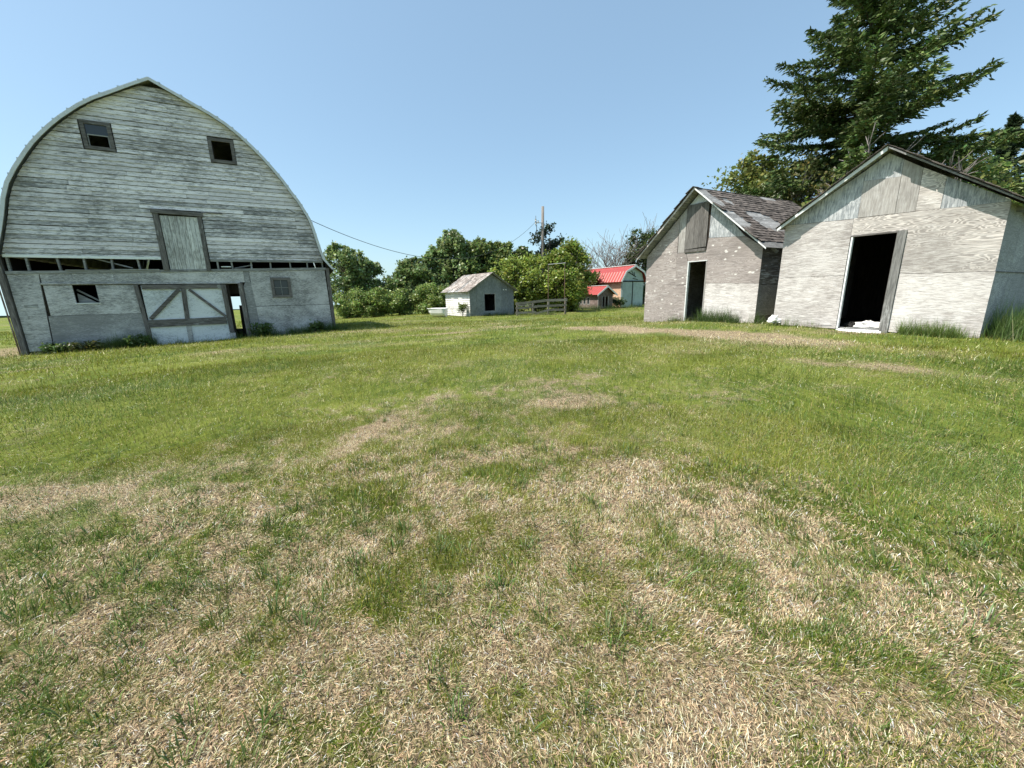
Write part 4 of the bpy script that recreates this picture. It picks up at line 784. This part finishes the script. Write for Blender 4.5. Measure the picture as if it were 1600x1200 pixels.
# conifers
def spruce(name, label, x, y, h, reach, z_lo, seed, base, dens=1.0, nsz=.13, cap=1e9, up_=.12):
    rs = np.random.RandomState(seed); t = thing(name, label, 'tree', (x, y, gz(x, y)), 0)
    tr = []; pv = np.array([0, 0, -.1]); r_b = h * .016
    for k in range(10): nx = np.array([rs.normal(0, .03), rs.normal(0, .03), h * (k + 1) / 10]); tr.append((pv, nx, r_b * (1 - k / 10.5), r_b * (1 - (k + 1) / 10.5))); pv = nx
    a, b = tubes_np(tr, 9); np_mesh('trunk', a, b, None, 'bark', t, True)
    br = []; nc = []; nd_ = []; grp = []; z = z_lo; a0 = 0
    while z < h * .985:
        nb_ = rs.randint(5, 8); prof = min((h - z) * reach, cap)
        for k in range(nb_):
            az = a0 + 6.283 * k / nb_ + rs.normal(0, .22); Lb = prof * rs.uniform(.60, 1.12) * (1.12 if rs.rand() < .12 else 1); d = np.array([math.cos(az), math.sin(az), 0]); rise = rs.normal(up_ + .5 * (z / h) ** 2, .09)
            p = np.array([0, 0, z + rs.uniform(-.35, .35)]); n = max(4, int(Lb / .38)); bt = rs.uniform(.75, 1.25); side = np.array([-d[1], d[0], 0]); rr = .012 + .010 * Lb; bend = rs.normal(0, .05)
            for i in range(n):
                t0 = (i + 1) / n; dirv = d + side * bend * i; sl_ = rise - .45 * math.sin(t0 * 2.6) * (1 - z / h) + .55 * max(0, t0 - .55); dirv = dirv / np.linalg.norm(dirv) + np.array([0, 0, sl_]); q = p + dirv / np.linalg.norm(dirv) * Lb / n; br.append((p, q, rr * (1 - i / n) + .006, rr * (1 - (i + 1) / n) + .006))
                if t0 > .18:
                    tw = int(dens * 5)
                    for sgn in (-1, 1):
                        for m in range(tw):
                            tl = (.16 + .26 * Lb * .5 * math.sin(min(1, (1 - t0) * 1.6 + .18) * 1.5)) * rs.uniform(.5, 1.2); td = dirv * .7 + side * sgn * rs.uniform(.5, 1.2) + np.array([0, 0, rs.uniform(-.55, .12)]); td /= np.linalg.norm(td); o_ = p + (q - p) * rs.rand()
                            nn_ = max(2, int(tl / .10))
                            for f in range(nn_):
                                c = o_ + td * tl * (f + .5) / nn_ - np.array([0, 0, .10 * tl * (f / nn_) ** 2]) + rs.normal(0, .03, 3); nc.append(c); nd_.append(td + rs.normal(0, .35, 3)); grp.append(bt)
                p = q
            for f in range(4): nc.append(p + d * .05 * f); nd_.append(d + rs.normal(0, .3, 3)); grp.append(bt)
        z += max(.22, .0265 * h * (1 - .45 * z / h)); a0 += .7
    a, b = tubes_np(br, 4); np_mesh('branches', a, b, None, 'bark', t, True)
    C_ = np.array(nc); D_ = np.array(nd_); D_ /= np.linalg.norm(D_, axis=1, keepdims=True); n = len(C_); nn = rs.normal(size=(n, 3)); A_ = np.cross(D_, nn); A_ /= np.linalg.norm(A_, axis=1, keepdims=True); s_ = nsz * rs.uniform(.7, 1.4, n)[:, None]
    V_ = np.stack([C_ - D_ * s_ * .8, C_ + A_ * s_ * .30, C_ + D_ * s_, C_ - A_ * s_ * .30], 1).reshape(-1, 3)
    np_mesh('crown', V_, np.arange(4 * n).reshape(n, 4), cols(n, rs, base, .28, .15, 4, np.array(grp)), 'needle', t); print(label, n); return t
spruce('spruce_tree', 'towering dark spruce behind the nearest granary, its top cut off by the frame', 15.9, 19.6, 17.8, .46, 2.2, 5, (.085, .125, .038), 2.0, .115, 6.0)
spruce('spruce_tree', 'smaller dark spruce at the right edge of the picture', 30.6, 26, 11.4, .34, 1.0, 6, (.035, .058, .026), .7, .17)
ct('pine_tree', 'dark rounded pine behind the utility pole', 'tree', 6.0, 60, 11.6, 2.5, 4.0, 30, 5200, .2, (.022, .042, .02), 90, .8, top_taper=.7)
ct('pine_tree', 'small dark pine top left of the bare trees', 'tree', 9.6, 61, 9.6, 1.0, 4.0, 14, 2000, .18, (.022, .042, .02), 91, .55, top_taper=.3)

# ------------------------------------------------------------------ grass (uncountable)
rs = np.random.RandomState(11)
def in_rect(x, y, O, A_, w_, d_, m=.0):
    dx, dy = x - O[0], y - O[1]; c, s_ = math.cos(A_), math.sin(A_); u = dx * c + dy * s_; v_ = -dx * s_ + dy * c; return (u > -m) & (u < w_ + m) & (v_ > -m) & (v_ < d_ + m)
def in_building(x, y): return in_rect(x, y, BO, BA, BW, BD) | in_rect(x, y, SO, SA, W, D) | in_rect(x, y, TO, TA, W2, D2) | in_rect(x, y, GO, GA, W3, D3) | in_rect(x, y, RO, RA, 3.5, D4) | in_rect(x, y, CO, CA, 2, 4.5)
def wedge(n, ra, rb, half=61):
    r = np.sqrt(rs.uniform(ra * ra, rb * rb, n)); a = R(90) + rs.uniform(-R(half), R(half), n); return r * np.cos(a), r * np.sin(a)
BV, BC, BF3 = [], [], []
cnt = [0]
def add_blades(x, y, L_, w_, lean, base, var=.2, hue=.12, az=None, curl=.5, three=True, z_off=0.0, tipc=1.25):
    n = len(x)
    if n == 0: return
    z = ground_z(x, y) + z_off; az = rs.uniform(0, 6.283, n) if az is None else az
    hd = np.stack([np.cos(az), np.sin(az), np.zeros(n)], 1); sd = np.stack([-np.sin(az), np.cos(az), np.zeros(n)], 1)
    tw = rs.uniform(-.9, .9, n)[:, None]; sd = sd * np.cos(tw) + hd * np.sin(tw)
    p = np.stack([x, y, z], 1); l1 = lean; l2 = np.clip(lean + curl * rs.uniform(.3, 1.2, n), 0, 1.75)
    up_ = np.array([0, 0, 1.0]); m = p + (hd * np.sin(l1)[:, None] + up_ * np.cos(l1)[:, None]) * (L_ * .55)[:, None]; e = m + (hd * np.sin(l2)[:, None] + up_ * np.cos(l2)[:, None]) * (L_ * .45)[:, None]
    gzm = z[:, None] + .004; m[:, 2:3] = np.maximum(m[:, 2:3], gzm); e[:, 2:3] = np.maximum(e[:, 2:3], gzm)
    w2 = (w_ / 2)[:, None]; V_ = np.stack([p - sd * w2, p + sd * w2, m + sd * w2 * .85, m - sd * w2 * .85, e], 1).reshape(-1, 3)
    k = cnt[0] + np.arange(n)[:, None] * 5; rr = np.hypot(x, y)[:, None]; kn, km = k[rr[:, 0] < 3.2], k[(rr[:, 0] >= 3.2) & (rr[:, 0] < 8)]; BF3.append(np.concatenate([kn + [0, 1, 2], kn + [0, 2, 3], kn + [3, 2, 4], km + [0, 1, 2], km + [3, 2, 4], k[rr[:, 0] >= 8] + [0, 1, 4]], 0)) ; cnt[0] += 5 * n
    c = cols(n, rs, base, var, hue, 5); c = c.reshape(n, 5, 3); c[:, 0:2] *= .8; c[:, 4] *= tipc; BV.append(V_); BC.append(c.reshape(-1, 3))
STRAW = (.74, .55, .34); GREEN = (.095, .158, .022); GREEN2 = (.195, .215, .024); OLIVE = (.29, .27, .09)
def zone(n, ra, rb, kind, wmin, Lm, half=61):
    x, y = wedge(n, ra, rb, half); ok = ~in_building(x, y); g = green(x, y)
    if kind == 'straw': keep = ok & (rs.rand(n) < np.clip(1.25 - g * .95, .24, 1))
    else: keep = ok & (rs.rand(n) < np.clip((g - .04) * 1.12, .17, 1))
    x, y, g = x[keep], y[keep], g[keep]; n = len(x); r = np.hypot(x, y)
    if kind == 'straw':
        L_ = rs.gamma(4, Lm / 4, n); lean = np.where(rs.rand(n) < .35, rs.uniform(.3, 1.0, n), rs.uniform(.95, 1.55, n)); w_ = np.maximum(wmin, r * .0007) * rs.uniform(.6, 1.3, n)
        clump = fbm(x * 3, y * 3, 55, 3); a = 6.28 * fbm(x * 1.3, y * 1.3, 66, 2) * 2 + rs.normal(0, 1.0, n)
        q = rs.rand(n) < .36; yl = ss(4, 8, r)[:, None] * (np.array([.70, .60, .31]) - np.array(STRAW)) + np.array(STRAW)
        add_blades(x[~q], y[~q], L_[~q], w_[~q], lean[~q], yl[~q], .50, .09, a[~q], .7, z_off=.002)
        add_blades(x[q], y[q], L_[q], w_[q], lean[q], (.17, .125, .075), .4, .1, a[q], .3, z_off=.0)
    else:
        tall = np.clip(.55 + g * .6 + .5 * (fbm(x * 1.5, y * 1.5, 91, 3) - .5) * 2, .4, 1.8); L_ = rs.gamma(6, Lm / 6, n) * tall; lean = np.abs(rs.normal(.35, .3, n)); w_ = np.maximum(wmin, r * .0008) * rs.uniform(.6, 1.3, n)
        hn = fbm(x * .6, y * .6, 71, 3) + rs.normal(0, .10, n) + .14 * ss(0, 3, -x) * ss(3, 6, r) - .10 * ss(1, 4, x) * ss(8, 4, r) * (r < 9); pth = np.exp(-((x - .2 - (y - 5.6) * .24) / .9) ** 2) * ss(3, 5, y) * (1 - ss(14, 18, y)); hn = hn - .12 * pth; warm = hn > .50; ol = rs.rand(n) < .16 + .30 * (1 - g) + .15 * pth
        a = 6.28 * fbm(x * .8, y * .8, 67, 2) * 2 + rs.normal(0, 1.3, n)
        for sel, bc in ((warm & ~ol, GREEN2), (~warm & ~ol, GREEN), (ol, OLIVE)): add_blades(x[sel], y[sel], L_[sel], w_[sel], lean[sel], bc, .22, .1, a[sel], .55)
zone(270000, .25, 2.2, 'straw', .0019, .017, 75); zone(190000, 2.2, 4.5, 'straw', .0026, .024); zone(110000, 4.5, 10, 'straw', .0045, .040); zone(90000, 10, 22, 'straw', .009, .055)
zone(95000, .25, 2.2, 'green', .0023, .036, 75); zone(95000, 2.2, 4.5, 'green', .0034, .050); zone(125000, 4.5, 10, 'green', .0045, .060); zone(110000, 10, 22, 'green', .008, .075); zone(60000, 22, 46, 'green', .018, .11)
# single green tufts standing out of the dry sward
tx, ty = wedge(1700, .5, 5.0); tg = green(tx, ty); sel = (rs.rand(1700) < .8) & (fbm(tx * 2, ty * 2, 88, 2) > .42); tx, ty = tx[sel], ty[sel]
tx = np.concatenate([tx, [-.33, -.30, -.36, .9, 1.0, .8, 1.12, 1.2, -.05, -.1, .1]]); ty = np.concatenate([ty, [1.66, 1.63, 1.69, 1.66, 1.6, 1.7, 1.15, 1.1, 1.45, 1.5, 1.42]])
k = rs.randint(8, 26, len(tx)); bx = np.repeat(tx, k) + rs.normal(0, .022, k.sum()); by = np.repeat(ty, k) + rs.normal(0, .022, k.sum()); n = len(bx)
add_blades(bx, by, rs.gamma(7, .0085, n) * np.repeat(rs.uniform(.5, 1.4, len(tx)), k), rs.uniform(.0028, .0055, n), np.abs(rs.normal(.5, .3, n)), (.10, .155, .035), .28, .12, np.arctan2(by - np.repeat(ty, k), bx - np.repeat(tx, k)) + rs.normal(0, .6, n), .7)
# long grass hugging the walls
def wall_line(O, A_, u0, u1, v0, v1, n, h, hue, gapf=None):
    u = rs.uniform(u0, u1, n); v_ = rs.uniform(v0, v1, n); c, s_ = math.cos(A_), math.sin(A_); x = O[0] + u * c - v_ * s_; y = O[1] + u * s_ + v_ * c
    cl = fbm(u * 1.6, v_ * 1.0, 17, 3); keep = rs.rand(n) < np.clip((cl - .36) * 3.5, .07, 1)
    if gapf is not None: keep &= ~gapf(u)
    x, y, cl, u = x[keep], y[keep], cl[keep], u[keep]; n = len(x); add_blades(x, y, h * rs.uniform(.35, 1.35, n) * (.35 + 1.3 * cl), np.full(n, .0075) * rs.uniform(.6, 1.3, n), np.abs(rs.normal(.25, .22, n)), hue, .25, .12, None, .6)
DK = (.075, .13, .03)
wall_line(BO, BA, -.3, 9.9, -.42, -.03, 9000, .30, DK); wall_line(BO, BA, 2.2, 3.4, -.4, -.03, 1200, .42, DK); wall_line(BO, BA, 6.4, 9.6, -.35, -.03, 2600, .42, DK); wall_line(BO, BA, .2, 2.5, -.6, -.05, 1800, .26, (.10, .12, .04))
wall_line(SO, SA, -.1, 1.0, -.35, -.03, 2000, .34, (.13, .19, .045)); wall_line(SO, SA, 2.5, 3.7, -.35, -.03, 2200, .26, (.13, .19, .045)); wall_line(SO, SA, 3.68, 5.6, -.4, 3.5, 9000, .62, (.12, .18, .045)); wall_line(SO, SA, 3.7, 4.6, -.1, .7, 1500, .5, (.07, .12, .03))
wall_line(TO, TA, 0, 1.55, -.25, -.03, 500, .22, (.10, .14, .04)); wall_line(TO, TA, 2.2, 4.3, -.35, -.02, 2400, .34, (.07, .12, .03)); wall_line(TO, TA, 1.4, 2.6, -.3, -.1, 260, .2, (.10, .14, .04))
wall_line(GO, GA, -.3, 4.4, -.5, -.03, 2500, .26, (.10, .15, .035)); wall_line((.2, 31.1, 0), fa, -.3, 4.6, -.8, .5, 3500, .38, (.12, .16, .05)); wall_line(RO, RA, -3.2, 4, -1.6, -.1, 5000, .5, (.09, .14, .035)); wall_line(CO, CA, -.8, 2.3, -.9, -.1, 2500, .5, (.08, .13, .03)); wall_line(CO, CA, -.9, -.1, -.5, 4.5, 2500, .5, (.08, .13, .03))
Vb = np.concatenate(BV); Cb = np.concatenate(BC); Fb = np.concatenate(BF3)
np_mesh('grass', Vb, Fb, Cb, 'blade', kind='stuff', label='short mown lawn grass, green and straw-dry, covering the yard', category='grass')
print('grass tris', len(Fb))
# broad weeds
def weed(label, x, y, h, r_, n, seed, colr=(.07, .115, .03), name='weed', leaf=.055, cat='weed', group=None):
    rs2 = np.random.RandomState(seed); t = thing(name, label, cat, (x, y, gz(x, y)), 0, group); sg = []; C_ = []
    for k in range(max(7, n // 60)):
        a = rs2.uniform(0, 6.28); e = np.array([math.cos(a) * r_ * rs2.rand() ** .5, math.sin(a) * r_ * rs2.rand() ** .5, h * rs2.uniform(.5, 1.05)]); m_ = np.array([e[0] * .35, e[1] * .35, e[2] * .6]); sg += [(np.zeros(3), m_, .008, .006), (m_, e, .006, .003)]
        for f in range(n // max(7, n // 60)): tt = rs2.uniform(.25, 1); C_.append((m_ * (1 - tt) + e * tt) + rs2.normal(0, leaf * 1.2, 3))
    a, b = tubes_np(sg, 4); np_mesh('stem', a, b, np.full((len(a), 3), .08), 'leaf', t)
    C_ = np.array(C_); C_[:, 2] = np.maximum(C_[:, 2], .02); lv, lf = leaves_np(C_, leaf, rs2, .5, aspect=.5); np_mesh('foliage', lv, lf, cols(len(C_), rs2, colr, .25, .15), 'leaf', t); return t
def onb(u, v_): return (BO[0] + u * math.cos(BA) - v_ * math.sin(BA), BO[1] + u * math.sin(BA) + v_ * math.cos(BA))
for k, (u_, lb, hh) in enumerate(((.9, 'leafy weed at the left foot of the big barn', .36), (1.6, 'brownish broad-leaved weed under the open barn window', .30), (2.95, 'dark weed clump left of the braced barn door', .46), (6.75, 'tall dark weed right of the narrow barn opening', .62), (8.6, 'dark weed clump by the right corner of the big barn', .48))):
    x, y = onb(u_, -.32); weed(lb, x, y, hh * .75, .42, 620, 200 + k, (.10, .11, .035) if k == 1 else (.085, .14, .035))
weed('leafy bush growing against the white side of the small granary', -3.75, 30.7, 1.1, .45, 700, 210, (.13, .17, .04), 'side_bush', .07, 'bush')
weed('low weedy bush between the chicken coop and the gambrel barn', 11.6, 42.2, 1.0, .8, 1000, 211, (.06, .10, .03), 'coop_bush', .10, 'bush')
weed('dry brushy shrub at the right edge beside the nearest granary', 11.2, 9.3, 1.5, .6, 500, 212, (.13, .12, .06), 'brush', .05, 'shrub')
weed('green bush at the right edge behind the dry shrub', 13.4, 11.0, 1.9, .9, 1500, 213, (.07, .115, .03), 'edge_bush', .07, 'bush')
